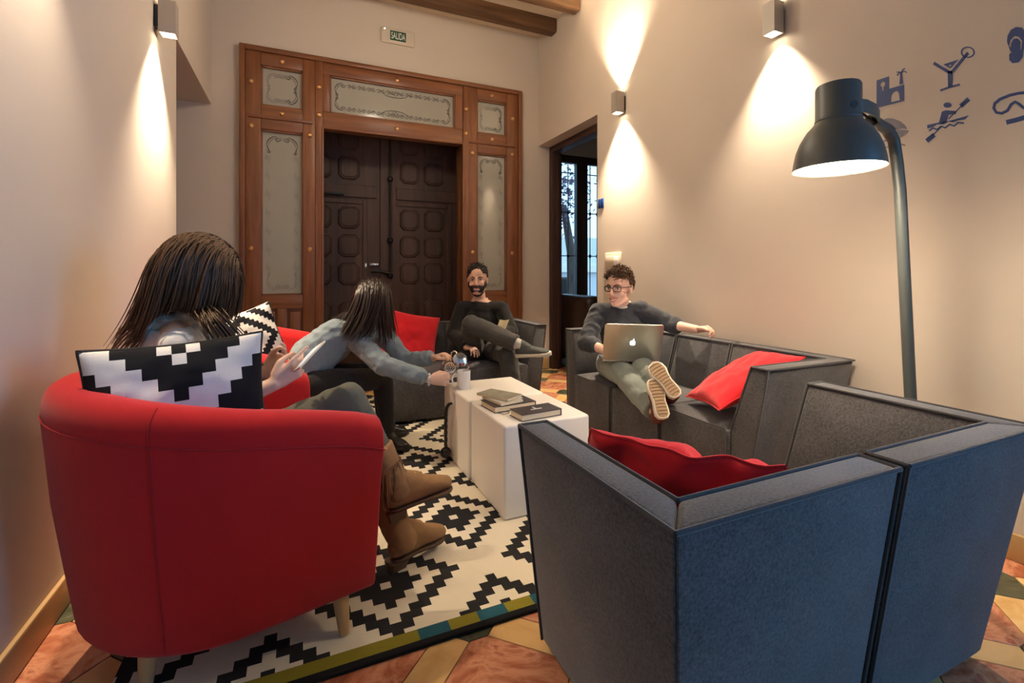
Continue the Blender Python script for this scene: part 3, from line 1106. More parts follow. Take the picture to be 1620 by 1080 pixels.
def sofa_module(label, org, ang, wd, dp, left=False, right=False, group=None, z0=0.0):
    """local: x along the width, y = 0 at the back, front at +y"""
    t = thing('sofa_module', (org[0], org[1], z0), label, 'sofa', ang, group)
    hh = H - z0
    st_ = SEAT - z0
    zb = .02
    prof = [(0.0, zb), (-LEAN, hh), (-.008, hh), (.088, st_ - .01), (.088, zb)]   # (outward offset, z)
    ia = .088
    xa = ia if left else 0.008
    xb = wd - ia if right else wd - .008
    # seat block with a slightly crowned top
    b = MB()
    nx, ny = 8, 8
    y0, y1 = ia - .002, dp
    top = []
    for j in range(ny + 1):
        for i in range(nx + 1):
            s, q = i / nx, j / ny
            cr = .016 * (1 - (2 * s - 1) ** 4) * (1 - (2 * q - 1) ** 4)
            top.append((xa + (xb - xa) * s, y0 + (y1 - y0) * q, st_ - .012 + cr))
    fs = [(j * (nx + 1) + i, j * (nx + 1) + i + 1, (j + 1) * (nx + 1) + i + 1, (j + 1) * (nx + 1) + i) for j in range(ny) for i in range(nx)]
    loop = [i for i in range(nx + 1)] + [j * (nx + 1) + nx for j in range(1, ny + 1)] + [ny * (nx + 1) + i for i in range(nx - 1, -1, -1)] + [j * (nx + 1) for j in range(ny - 1, 0, -1)]
    n0 = len(top)
    low = [(top[i][0], top[i][1], zb) for i in loop]
    fs += [(loop[k], loop[(k + 1) % len(loop)], n0 + (k + 1) % len(loop), n0 + k) for k in range(len(loop))]
    fs.append(tuple(n0 + k for k in range(len(loop))))
    b.add(top + low, fs)
    seat = b.build('seat', M_grey, t, 50, .012, 3, local=True)
    pr = MB()
    zt = st_ - .012
    pr.tube([(xa + .008, dp - .002, zt - .02), (xa + .012, dp - .004, zt - .006), (xa + .02, dp - .006, zt), (xb - .02, dp - .006, zt), (xb - .012, dp - .004, zt - .006), (xb - .008, dp - .002, zt - .02),
             (xb - .006, dp - .001, zb + .01)], .004, 6)
    pr.tube([(xa + .006, dp - .001, zb + .01), (xa + .008, dp - .002, zt - .02)], .004, 6)
    pr.build('piping', M_greypipe, seat, 60, local=True)
    # back panel, mitred at corners
    def bsec(kind):
        out = []
        for o, z in prof:
            if kind == 'L':
                out.append((o, o, z))
            elif kind == 'R':
                out.append((wd - o, o, z))
            elif kind == 'l':
                out.append((.008, o, z))
            else:
                out.append((wd - .008, o, z))
        return out
    s0, s1 = bsec('L' if left else 'l'), bsec('R' if right else 'r')
    bk = MB().loft([s0, s1]).build('backrest', M_grey, t, 50, .014, 3, local=True)

    def pipes(secs, par, ends):
        pr = MB()
        e = .004
        for idx in (1, 2):
            pr.tube([V(secs[0][idx]), V(secs[1][idx])], .0055, 6)
        for en in ends:
            s = secs[en]
            pr.tube([s[0], s[1]], .0045, 6)
            pr.tube([s[1], s[2]], .0055, 6)
            pr.tube([s[2], s[3]], .0055, 6)
        pr.build('piping', M_greypipe, par, 60, local=True)

    def shrink(secs):
        out = []
        for s in secs:
            c = sum((V(p) for p in s), V()) / len(s)
            out.append([V(p) + (c - V(p)).normalized() * .0025 for p in s])
        return out
    pipes(shrink([s0, s1]), bk, [e for e, f in ((0, not left), (1, not right)) if f])
    for flag, side in ((left, 'L'), (right, 'R')):
        if not flag:
            continue
        fx = (lambda o: o) if side == 'L' else (lambda o: wd - o)
        a0 = [(fx(o), o, z) for o, z in prof]
        a1 = [(fx(o), dp + .002 - .05 * max(0, (z - .1)) / H, z) for o, z in prof]
        ar = MB().loft([a0, a1]).build('armrest', M_grey, t, 50, .014, 3, local=True)
        pipes(shrink([a0, a1]), ar, [1])
    for sx_ in (.07, wd - .07):
        for sy_ in (.08, dp - .06):
            MB().lathe([(0, 0), (.018, 0), (.02, zb + .004), (0, zb + .004)], (sx_, sy_, 0), (0, 0, 1), 10).build('foot', M_black, t, 40, local=True)
    return t


GS = 'grey felt modular sofa seats'
# near loveseat, seen from behind
sofa_module('grey felt corner sofa seat nearest the camera holding a crumpled red cushion', (.65, .69), 0, .545, .55, left=True, group=GS)
sofa_module('grey felt corner sofa seat beside the floor lamp pole, right of its crumpled-cushion twin', (1.212, .69), 0, .555, .55, right=True, group=GS)
# sofa along the right wall, facing -x : local x -> +y? use rotation +90deg
sofa_module('grey felt sofa seat with red cushion against its arm along the right wall', (2.376, 1.53), math.pi / 2, .55, .55, left=True, group=GS)
sofa_module('armless grey felt middle seat of the right wall sofa under the outstretched feet', (2.376, 2.083), math.pi / 2, .455, .55, group=GS)
sofa_module('grey felt corner sofa seat at the far end where the laptop man sits', (2.376, 2.541), math.pi / 2, .53, .55, right=True, group=GS)
# sofa in front of the doors, facing -y
sofa_module('grey felt corner sofa seat under the bearded man in the black sweater', (1.765, 3.99), math.pi, .62, .55, left=True, group=GS, z0=RZ)
sofa_module('armless grey felt sofa seat with a red cushion in front of the dark doors', (1.142, 3.99), math.pi, .60, .55, group=GS, z0=RZ)

# ------------------------------------------------------------------ red tub armchairs


def tub_chair(label, c, rz, z0):
    t = thing('armchair', (c[0], c[1], z0), label, 'armchair', rz, 'red tub armchairs')
    R, arm, th = .45, .33, .115
    st = []
    n = 24
    for i in range(5):
        st.append(('s', 1, arm - arm * i / 5))
    for i in range(n + 1):
        st.append(('a', math.pi * i / n, 0))
    for i in range(1, 6):
        st.append(('s', -1, arm * i / 5))
    sweep = []
    for s in st:
        if s[0] == 's':
            p0, nr = V((s[1] * R, s[2], 0)), V((s[1], 0, 0))
            back = 0.0
        else:
            a = -s[1]
            p0, nr = V((R * math.cos(a), R * math.sin(a), 0)), V((math.cos(a), math.sin(a), 0))
            back = math.sin(s[1])
        yy = p0.y
        tt = max(0.0, (arm - yy) / (arm + R))
        ztop = .655 + .145 * (tt ** .75)
        sweep.append((p0, nr, ztop, tt))

    def sec(p0, nr, zt):
        r = th / 2
        out = [p0 - nr * .080 + V((0, 0, .125)), p0 - nr * .068 + V((0, 0, .145)), p0 - nr * .045 + V((0, 0, .3)), p0 - nr * .02 + V((0, 0, .48)), p0 + V((0, 0, zt - .09))]
        for k in range(9):
            a = math.pi * k / 8
            out.append(p0 - nr * (r - r * math.cos(a)) + V((0, 0, zt - r + r * math.sin(a))))
        out += [p0 - nr * (th + .004) + V((0, 0, .45)), p0 - nr * (th + .02) + V((0, 0, .30)), p0 - nr * (th + .02) + V((0, 0, .125))]
        return out
    b = MB().loft([sec(p, n_, z) for p, n_, z, _ in sweep])
    sh = b.build('shell', M_red, t, 60, .008, 2, local=True)
    # top-stitching seam around the outside and the vertical back seams
    sm = MB()
    sm.tube([p + n_ * .0005 + V((0, 0, z - .088)) for p, n_, z, _ in sweep], .0022, 5)
    for k in (9, 25):
        p, n_, z, _ = sweep[k]
        s = sec(p, n_, z)
        sm.tube([q + n_ * .0006 for q in s[1:9]], .0018, 5)
    sm.build('seam', fabric('red_seam', (.33, .012, .014), .1, 500, .1), sh, 60, local=True)
    # base frame and seat cushion (D shaped)
    def dshape(rad, front, z, m=20):
        pts = [(rad, front, z)] + [(rad * math.cos(-math.pi * k / m), rad * math.sin(-math.pi * k / m), z) for k in range(m + 1)] + [(-rad, front, z)]
        return pts
    MB().loft([dshape(.335, arm - .02, .122), dshape(.335, arm - .02, .29)]).build('seat_base', M_red, t, 40, .008, 2, local=True)
    MB().loft([dshape(.285, arm - .02, .292), dshape(.308, arm + .005, .305), dshape(.313, arm + .012, .36), dshape(.308, arm + .005, .415), dshape(.28, arm - .03, .432)]).build(
        'seat_cushion', M_red, t, 60, .004, 2, local=True)
    for sx, sy in ((1, 1), (-1, 1), (1, -1), (-1, -1)):
        x, y = (.335 * sx, .235) if sy > 0 else (.22 * sx, -.22)
        dx, dy = .012 * sx, .01 * sy
        MB().tube([(x + dx, y + dy, 0), (x + dx, y + dy, .004), (x, y, .14)], [.012, .0155, .026], 14).build('leg', M_birch, t, 50, local=True)
    return t


tub_chair('red tub armchair nearest the camera with the woman on her phone in it', (-.202, 1.79), math.radians(-76), RZ)
tub_chair('red tub armchair farther back under the woman in the denim shirt', (-.225, 3.07), math.radians(-110), RZ)

# ------------------------------------------------------------------ cube tables


def cube(label, x0, x1, y0, y1, h):
    t = thing('cube_table', ((x0 + x1) / 2, (y0 + y1) / 2, RZ), label, 'table', 0, 'white cube tables')
    MB().box((x0, y0, RZ + .001), (x1, y1, h)).build('body', M_white, t, 40, .012, 3)
    return t


TZ = .43
cube('white cube table carrying the books', .815, 1.257, 1.914, 2.362, TZ)
ct2 = cube('white cube table with a rope pull carrying the mug', .805, 1.257, 2.372, 2.835, TZ)
b = MB()
rp = [(.803, 2.665, .345), (.785, 2.665, .342), (.772, 2.663, .325), (.766, 2.66, .29), (.765, 2.66, .2), (.765, 2.66, .1)]
pts = []
for a, c_ in zip(rp[:-1], rp[1:]):
    for q in range(6):
        pts.append(V(a).lerp(V(c_), q / 6))
pts.append(V(rp[-1]))
for ph in (0, 2.094, 4.189):
    b.tube([p_ + V((.005 * math.cos(ph + i * .9), .005 * math.sin(ph + i * .9), .001)) for i, p_ in enumerate(pts)], .0062, 6)
rope = b.build('rope_pull', M_black, ct2, 60)
b = MB()
kc = V((.765, 2.66, .068))
for k_ in range(9):
    ax = V((math.cos(k_ * .7), math.sin(k_ * 1.3), math.cos(k_ * 2.1))).normalized()
    e1 = ax.orthogonal().normalized()
    e2 = ax.cross(e1)
    b.tube([kc + .024 * (math.cos(a) * e1 + math.sin(a) * e2) for a in [2 * math.pi * i / 20 for i in range(20)]], .0085, 6, closed=True)
b.build('knot', M_black, rope, 60)


# ------------------------------------------------------------------ books, mug, teapot
def book(label, c, ang, w_, d_, z0, th, cover, pages=M_paper, cat='book', hard=True, art=None):
    t = thing('book', (c[0], c[1], z0), label, cat, ang, 'books on the cube table')
    ct = .003 if hard else .0012
    ov = .004 if hard else 0
    MB().box((-w_ / 2, -d_ / 2, .0005), (w_ / 2, d_ / 2, ct)).build('cover', cover, t, 30, 0, local=True)
    MB().box((-w_ / 2, -d_ / 2, th - ct), (w_ / 2, d_ / 2, th)).build('cover', cover, t, 30, 0, local=True)
    MB().box((w_ / 2 - ct, -d_ / 2, ct), (w_ / 2, d_ / 2, th - ct)).build('spine', cover, t, 30, 0, local=True)
    MB().box((-w_ / 2 + ov, -d_ / 2 + ov, ct), (w_ / 2 - ct, d_ / 2 - ov, th - ct)).build('pages', pages, t, 30, 0, local=True)
    if art:
        for i, (x0, y0, x1, y1, m_) in enumerate(art):
            MB().box((x0, y0, th), (x1, y1, th + .0006)).build('cover_print', m_, t, 30, 0, local=True)
    return t


M_cdark = simple('dark_book_cover', (.05, .042, .045), .4, .5, 14)
M_cgrey = simple('grey_book_cover', (.30, .29, .22), .35, .55, 16)
M_cteal = simple('pale_book_cover', (.55, .52, .42), .4, .35, 20)
M_print = simple('cover_print_white', (.7, .7, .66), .5, .1, 10)


def quad_book(pix, z0, th, label, cover, **kw):
    """three photo corners (left, front, right) of the top face"""
    L, F_, R_ = [on_z(u, v, z0 + th) for u, v in pix]
    ex = (R_ - F_)
    ey = (L - F_)
    ang = math.atan2(ex.y, ex.x)
    c = (L + R_) / 2
    return book(label, (c.x, c.y), ang, ex.length, min(ey.length, .2), z0, th, cover, **kw)


quad_book(((804.5, 646.5), (827.5, 656), (890, 645.5)), TZ + .001, .032, 'thick dark covered book lying alone at the right on the cube table', M_cdark,
          art=[(-.03, -.012, .03, .0, M_print), (-.005, .0, .005, .03, M_print)])
quad_book(((760, 632), (783, 644), (848, 634)), TZ + .001, .030, 'thick book with dark cover at the bottom of the stack of three', M_cdark,
          art=[(.05, .0, .09, .05, M_print)])
quad_book(((756, 628), (800, 636.5), (834, 630)), TZ + .0325, .012, 'pale thin paperback in the middle of the stack of three', M_cteal, hard=False)
quad_book(((752, 620.5), (806, 632), (828, 624)), TZ + .046, .012, 'grey green booklet on top of the stack of three', M_cgrey, hard=False)
MB().tube([on_z(788, 653, TZ + .004), on_z(797, 655, TZ + .004), on_z(806, 653, TZ + .004), on_z(803, 650, TZ + .004)], .0015, 6).build('ribbon', M_black, bpy.data.objects['book.001'])

mc = on_z(733.5, 614, TZ)
mg = thing('mug', (mc.x, mc.y, TZ), 'white ceramic mug held on the cube table', 'mug')
MB().lathe([(0, .001), (.036, .001), (.0385, .006), (.040, .104), (.0385, .106), (.0365, .104), (.0345, .01), (0, .008)], (0, 0, 0), (0, 0, 1), 36).build('cup', M_ceramic, mg, 50, local=True)
hd = V((-.80, .10, 0)).normalized()
MB().tube([hd * r_ + V((0, 0, z_)) for r_, z_ in ((.037, .082), (.055, .084), (.066, .072), (.068, .054), (.062, .036), (.052, .027), (.036, .026))], .0055, 8).build('handle', M_ceramic, mg, 60, local=True)
MB().lathe([(0, .0), (.0352, .0)], (0, 0, .082), (0, 0, 1), 30).build('tea', simple('tea', (.16, .06, .02), .1, .05, 5), mg, 50, local=True)
MB().tube([(.0, .0, .02), (.028, .008, .104), (.034, .01, .124)], [.004, .003, .005], 8).build('spoon', M_steel, mg, 50, local=True)

# teapot, tilted in the far hand
tp0 = W(712, 582, 2.80)
tp = thing('teapot', (tp0.x, tp0.y, tp0.z - .05), 'polished steel teapot with hinged lid open, tilted over the mug', 'teapot')
fw = V((math.sin(YAW), math.cos(YAW), 0))
rt = V((math.cos(YAW), -math.sin(YAW), 0))
up = V((0, 0, 1))
ax = (-fw * .80 + rt * .30 + up * .52).normalized()      # opening direction
MB().lathe([(0, -.085), (.040, -.085), (.050, -.075), (.053, -.03), (.046, .0), (.038, .010), (.036, .010), (.034, .0), (.034, -.004)], tp0, ax, 36).build('body', M_chrome, tp, 50)
inf = MB().lathe([(0, .003), (.034, .003), (.0345, .008), (0.030, .010), (0, .010)], tp0, ax, 32).build('strainer', simple('strainer_steel', (.55, .45, .36), .35, .1, 30, metal=.8), tp, 50)
e1 = ax.orthogonal().normalized()
e2 = ax.cross(e1)
for rr_, nn in ((.010, 5), (.021, 10)):
    for k_ in range(nn):
        a = 2 * math.pi * k_ / nn
        c_ = tp0 + rr_ * (math.cos(a) * e1 + math.sin(a) * e2)
        MB().lathe([(0, .0095), (.0036, .0095), (.0036, .0112), (0, .0112)], c_, ax, 8).build('hole', M_black, inf, 50)
lc = W(727.5, 569, 2.77)
lax = (-fw * .86 + rt * .18 + up * .30).normalized()
lid = MB().lathe([(0, -.008), (.042, -.008), (.044, -.004), (.040, .004), (.024, .010), (.008, .012), (0, .012)], lc, lax, 36).build('lid', M_chrome, tp, 40)
MB().lathe([(0, .010), (.005, .010), (.005, .018), (.009, .022), (.009, .027), (0, .029)], lc, lax, 14).build('knob', M_chrome, lid, 40)
sp_ = tp0 - ax * .03
MB().tube([sp_ + (rt * .3 - up * .3) * .1, sp_ + (rt * .65 - up * .25) * .1, sp_ + (rt * .85 - up * .18 + ax * .2) * .1], [.016, .011, .008], 10).build('spout', M_chrome, tp, 50)
hl = [W(704, 590, 2.84), W(700.5, 585, 2.84), W(699, 578, 2.84), W(702, 572, 2.84), W(707, 571, 2.85)]
MB().tube(hl, .006, 8).build('handle', M_chrome, tp, 60)
h2 = [W(716, 571, 2.80), W(714, 563, 2.80), W(714, 557, 2.80), W(720, 555, 2.79), W(724, 560, 2.78)]
MB().tube(h2, .004, 8).build('lid_hinge', M_chrome, tp, 60)

# ------------------------------------------------------------------ floor lamp
lb = V((2.10, 1.03, 0))
fl = thing('floor_lamp', lb, 'dark grey floor lamp with large bell shade lit beside the sofa', 'floor lamp')
MB().lathe([(0, 0.0005), (.145, .0005), (.148, .006), (.144, .016), (.03, .022), (.024, .04), (0, .04)], lb, (0, 0, 1), 40).build('base', M_lamp, fl, 40)
ls = W(1326, 268, 1.66)                 # centre of the shade's open rim
k0 = W(1424, 300, 1.80)
pole = [lb + V((0, 0, .03)), W(1441, 640, 1.815), W(1424, 300, 1.80), W(1419, 255, 1.795), W(1414, 222, 1.785), W(1404, 205, 1.765), W(1390, 196, 1.735), W(1380, 191, 1.715)]
pp = []
for i in range(len(pole) - 1):
    for q in range(4):
        pp.append(pole[i].lerp(pole[i + 1], q / 4))
pp.append(pole[-1])
MB().tube(pp, .0195, 14).build('pole', M_lamp, fl, 60)
MB().tube([W(1386, 194, 1.72), W(1374, 187, 1.70)], .012, 10).build('pivot', M_black, fl, 50)
MB().tube([W(1376, 188, 1.70), W(1362, 178, 1.68)], .004, 8).build('cable', M_black, fl, 50)
sc = .163
LS = .86
prof_o = [(.163, 0), (.162, .006), (.158, .03), (.150, .065), (.135, .10), (.112, .135), (.090, .156), (.083, .165), (.080, .168), (.080, .285), (.076, .293), (0, .295)]
prof_i = [(0, .29), (.074, .287), (.076, .17), (.087, .15), (.108, .131), (.131, .097), (.146, .062), (.154, .029), (.1585, .004)]
prof_o = [(a * LS, b_) for a, b_ in prof_o]
prof_i = [(a * LS, b_) for a, b_ in prof_i]
shd = MB().lathe(prof_o + prof_i + [prof_o[0]], ls, (0, 0, 1), 56).build('shade', M_lamp, fl, 45)
M_inner = simple('shade_white_enamel', (.9, .87, .8), .5, .01, 5)
MB().lathe([(a * LS, b_) for a, b_ in [(.1583, .0035), (.1535, .029), (.1455, .062), (.1305, .0965), (.1075, .1305), (.0865, .1495), (.0755, .1695), (.0735, .2), (0, .2)]], ls, (0, 0, 1), 48).build('reflector', M_inner, shd, 50)
MB().lathe([(a * LS, b_) for a, b_ in [(.0805, .166), (.0825, .168), (.0825, .172), (.0805, .174)]], ls, (0, 0, 1), 48).build('collar', M_lamp, shd, 40)
# strap from the side of the shade neck curving to the pole
st0 = [W(1349, 165, 1.60), W(1357, 166, 1.60), W(1372, 168, 1.62), W(1386, 175, 1.65), W(1391, 185, 1.68), W(1389, 194, 1.70)]
b = MB()
secs = []
for i, q in enumerate(st0):
    secs.append([q + up * .022 - fw * .003, q - up * .022 - fw * .003, q - up * .022 + fw * .003, q + up * .022 + fw * .003])
b.loft(secs).build('bracket', M_lamp, fl, 50)
MB().lathe([(0, -.006), (.012, -.006), (.012, .004), (0, .004)], W(1350, 165, 1.596), fw, 14).build('screw', M_black, fl, 50)
bulb = MB().lathe([(0, .045), (.03, .05), (.046, .07), (.05, .095), (.04, .125), (.018, .15), (.016, .19), (0, .19)], ls, (0, 0, 1), 24).build('bulb', emis('bulb_glow', (1, .86, .66), 75.0), fl, 60)
l = bpy.data.lights.new('floor_lamp_light', 'POINT')
l.energy = 12
l.color = WARM
l.shadow_soft_size = .11
lo = bpy.data.objects.new('floor_lamp_light', l)
COL.objects.link(lo)
lo.parent = fl
lo.location = ls + V((0, 0, .03)) - lb


# ------------------------------------------------------------------ added warm fill lamp shaped as a pendant, unseen above the frame
pl0 = V((.90, 2.95, 3.13))
pdt = thing('added_fill_lamp', pl0, 'added fill light shaped as a round opal glass globe, unseen above the frame', 'added fill lamp')
MB().tube([pl0 + V((0, 0, .15)), V((pl0.x, pl0.y, ZC - .03))], .004, 8).build('cord', M_black, pdt, 60)
MB().lathe([(0, 0), (.05, 0), (.05, .02), (.01, .035), (0, .035)], V((pl0.x, pl0.y, ZC - .036)), (0, 0, 1), 24).build('ceiling_rose', M_alu, pdt, 50)
MB().lathe([(0, .14), (.03, .14), (.03, .19), (.008, .2), (0, .2)], pl0, (0, 0, 1), 24).build('cap', M_alu, pdt, 50)
MB().lathe([(.15 * math.sin(math.pi * k_ / 20), -.15 * math.cos(math.pi * k_ / 20)) for k_ in range(21)], pl0, (0, 0, 1), 32).build('globe', emis('fill_globe_glow', (1.0, .85, .66), 26.0), pdt, 60)

# ------------------------------------------------------------------ cushions
def pattern_mat(name, per, x0, y0, cells, blacks, cream=(.74, .70, .62)):
    if name in MATS:
        return MATS[name]
    m_, nt, p = new_mat(name)
    tc = nd(nt, 'ShaderNodeTexCoord')
    s = nd(nt, 'ShaderNodeSeparateXYZ')
    nt.links.new(tc.outputs['UV'], s.inputs[0])
    mm = stepped(nt, s.outputs[0], s.outputs[1], x0, y0, per, cells)
    acc = None
    for lo_, hi_ in blacks:
        bb = band(nt, mm, lo_, hi_)
        acc = bb if acc is None else mth(nt, 'ADD', acc, bb)
    acc = mth(nt, 'MINIMUM', acc, 1.0)
    nz = nd(nt, 'ShaderNodeTexNoise')
    nz.inputs['Scale'].default_value = 300
    nt.links.new(tc.outputs['Object'], nz.inputs['Vector'])
    cc = mixc(nt, nz.outputs['Fac'], tuple(x * .85 for x in cream), cream)
    nt.links.new(mixc(nt, acc, cc, (.014, .014, .016)), p.inputs['Base Color'])
    p.inputs['Roughness'].default_value = .95
    p.inputs['Specular IOR Level'].default_value = .1
    bq = nd(nt, 'ShaderNodeBump')
    bq.inputs['Strength'].default_value = .08
    bq.inputs['Distance'].default_value = .002
    nt.links.new(nz.outputs['Fac'], bq.inputs['Height'])
    nt.links.new(bq.outputs[0], p.inputs['Normal'])
    MATS[name] = m_
    return m_


def cushion(label, c, xdir, ydir, w_, h_, th, mat, seed=0, wr=.012, pinch=.07, sag=0.0, pipe=None, group=None, bend=0.0):
    """xdir, ydir span the cushion's face; it is thickest in the middle with pinched corners"""
    X = V(xdir).normalized()
    Y = V(ydir)
    Y = (Y - X * Y.dot(X)).normalized()
    Z = X.cross(Y)
    mtx = Matrix((X, Y, Z)).transposed().to_4x4()
    mtx.translation = V(c)
    n = 36
    vs, fs, uv = [], [], []
    for sd in (1, -1):
        for j in range(n + 1):
            for i in range(n + 1):
                s, t = 2 * i / n - 1, 2 * j / n - 1
                k = 1 - pinch * (1 - s * s) * (abs(t) ** 3)
                k2 = 1 - pinch * (1 - t * t) * (abs(s) ** 3)
                x, y = s * w_ / 2 * k2, t * h_ / 2 * k
                prof = max(0, (1 - abs(s) ** 2.4)) ** .55 * max(0, (1 - abs(t) ** 2.4)) ** .55
                q = V((s * 1.6 + seed * 3.1, t * 1.6, sd * .7 + seed))
                nzv = noise.noise(q * 1.3) * 1.0 + .5 * noise.noise(q * 3.1)
                fold = wr * nzv * (.25 + prof)
                edge = .35 * wr * noise.noise(V((s * 3, t * 3, seed))) * (1 - prof)
                z = sd * (th / 2 * prof + max(-.6 * th / 2 * prof, fold if prof > .02 else 0)) + edge + bend * s * s * w_ + sag * (t * t) * h_
                vs.append((x, y, z))
                uv.append((s * .5 * w_, t * .5 * h_))
    m1 = (n + 1) ** 2
    for j in range(n):
        for i in range(n):
            a = j * (n + 1) + i
            fs.append((a, a + 1, a + n + 2, a + n + 1))
            a += m1
            fs.append((a, a + n + 1, a + n + 2, a + 1))
    me = bpy.data.meshes.new('cushion')
    me.from_pydata(vs, [], fs)
    ul = me.uv_layers.new(name='UVMap')
    for lp in me.loops:
        ul.data[lp.index].uv = uv[lp.vertex_index]
    bm = bmesh.new()
    bm.from_mesh(me)
    bmesh.ops.remove_doubles(bm, verts=bm.verts, dist=.0006)
    bmesh.ops.recalc_face_normals(bm, faces=bm.faces)
    bm.to_mesh(me)
    bm.free()
    me.shade_smooth()
    o = link('cushion', me, mat, None, mtx)
    tag(o, label, 'cushion', group)
    # edge welt
    pts = []
    for side in range(4):
        for i in range(n):
            f = i / n
            ij = ((i, 0), (n, i), (n - i, n), (0, n - i))[side]
            p1 = V(vs[ij[1] * (n + 1) + ij[0]])
            p2 = V(vs[m1 + ij[1] * (n + 1) + ij[0]])
            pts.append((p1 + p2) / 2)
    MB().tube(pts, .0035, 5, closed=True).build('welt', pipe or mat, o, 60, local=True)
    return o


M_zig = pattern_mat('zigzag_cushion', .66, 0.0, .165, 20, ((-.5, .5), (1.5, 4.5), (7.5, 10.5)), (.70, .69, .68))
M_zig2 = pattern_mat('zigzag_cushion_far', .36, 0.05, .05, 22, ((.5, 3.5), (6.5, 9.5)), (.74, .69, .60))
GC = 'zigzag cushions'
d14 = V((math.cos(math.radians(12)), math.sin(math.radians(12)), 0))
cushion('black and white zigzag cushion tucked in the near red armchair', (-.302, 1.578, .735), d14 + up * .05, V((.06, .16, 1)), .425, .36, .13, M_zig, 1, .010, group=GC, pipe=M_black)
cushion('black and white zigzag cushion in the far red armchair', (-.27, 2.70, .69), V((.80, .20, .26)), V((-.20, .25, .95)), .42, .44, .15, M_zig2, 2, .012, group=GC, pipe=M_black)
GR = 'red cushions'
cushion('red cushion leaning on the back of the sofa before the dark doors', (.80, 3.83, .565), V((.93, -.02, -.20)), V((.22, .34, .90)), .46, .46, .14, M_redp, 3, .012, group=GR)
cushion('red cushion leaning against the arm of the right wall sofa', (2.10, 1.775, .555), V((.435, -.15, .26)), V((.42, .85, -.05)), .50, .40, .13, M_redp, 4, .012, group=GR)
cushion('crumpled red cushion slumped in the corner of the nearest grey sofa', (.975, 1.02, .475), V((.56, -.81, -.01)), V((-.42, -.32, .85)), .50, .33, .17, M_redp, 5, .052, pinch=-.14, group=GR, bend=-.08)

#PEOPLE#
# ------------------------------------------------------------------ people
M_skin = simple('skin_fair', (.70, .43, .32), .5, .08, 14, spec=.35)
M_skin2 = simple('skin_light', (.66, .42, .31), .5, .08, 14, spec=.35)
M_hairb = simple('hair_dark_brown', (.028, .014, .009), .38, .4, 25, spec=.5)
M_hairm = simple('hair_brown', (.080, .040, .019), .52, .5, 25, spec=.3)
M_hairk = simple('hair_black_brown', (.016, .010, .008), .45, .4, 30)
M_eye = simple('eye_white', (.75, .72, .68), .2, .02, 5)
M_iris = simple('iris_brown', (.03, .015, .008), .2, .1, 5)
M_lip = simple('lip', (.45, .16, .13), .45, .1, 20)
M_teeth = simple('teeth', (.75, .72, .65), .3, .02, 5)


def capsule(mb, p0, r0, p1, r1, lat=None, flat=False, n=16):
    """r may be (lateral, depth)"""
    p0, p1 = V(p0), V(p1)
    a0, b0 = r0 if isinstance(r0, tuple) else (r0, r0)
    a1, b1 = r1 if isinstance(r1, tuple) else (r1, r1)
    z = (p1 - p0)
    z = z.normalized() if z.length > 1e-6 else V((0, 0, 1))
    x = V(lat) if lat is not None else z.orthogonal()
    x = (x - z * x.dot(z))
    x = x.normalized() if x.length > 1e-5 else z.orthogonal().normalized()
    y = z.cross(x)
    rings = []
    if not flat:
        m = 4
        for k in range(1, m + 1):
            t = math.pi / 2 * k / m
            rings.append((p0 - z * (math.cos(t) * min(a0, b0)), a0 * math.sin(t), b0 * math.sin(t)))
        for k in range(m - 1, -1, -1):
            t = math.pi / 2 * (k + 1) / m if k else math.pi / 2 / m
            if k == m - 1:
                rings.append((p1, a1, b1))
            else:
                t = math.pi / 2 * (k + 1) / m
                rings.append((p1 + z * (math.cos(t) * min(a1, b1)), a1 * math.sin(t), b1 * math.sin(t)))
        poles = (p0 - z * min(a0, b0), p1 + z * min(a1, b1))
    else:
        rings = [(p0, a0, b0), (p1, a1, b1)]
        poles = (p0, p1)
    vs = [poles[0]]
    for c, a, b in rings:
        for k in range(n):
            t = 2 * math.pi * k / n
            vs.append(c + x * a * math.cos(t) + y * b * math.sin(t))
    vs.append(poles[1])
    fs = []
    for k in range(n):
        fs.append((0, 1 + (k + 1) % n, 1 + k))
    for i in range(len(rings) - 1):
        for k in range(n):
            a = 1 + i * n
            fs.append((a + k, a + (k + 1) % n, a + n + (k + 1) % n, a + n + k))
    a = 1 + (len(rings) - 1) * n
    for k in range(n):
        fs.append((len(vs) - 1, a + k, a + (k + 1) % n))
    mb.add(vs, fs)


def chain(mb, pts, rs, lat=None, flat_end=False):
    for i in range(len(pts) - 1):
        capsule(mb, pts[i], rs[i], pts[i + 1], rs[i + 1], lat, flat_end and i == len(pts) - 2)


def ellipsoid(mb, c, X, Y, Z, rx, ry, rz, n=18, m=12):
    c = V(c)
    vs, fs = [c + V(Z) * rz], []
    for j in range(1, m):
        t = math.pi * j / m
        for i in range(n):
            a = 2 * math.pi * i / n
            vs.append(c + V(X) * rx * math.sin(t) * math.cos(a) + V(Y) * ry * math.sin(t) * math.sin(a) + V(Z) * rz * math.cos(t))
    vs.append(c - V(Z) * rz)
    for i in range(n):
        fs.append((0, 1 + i, 1 + (i + 1) % n))
        q = 1 + (m - 2) * n
        fs.append((len(vs) - 1, q + (i + 1) % n, q + i))
    for j in range(m - 2):
        for i in range(n):
            a = 1 + j * n
            fs.append((a + i, a + n + i, a + n + (i + 1) % n, a + (i + 1) % n))
    mb.add(vs, fs)


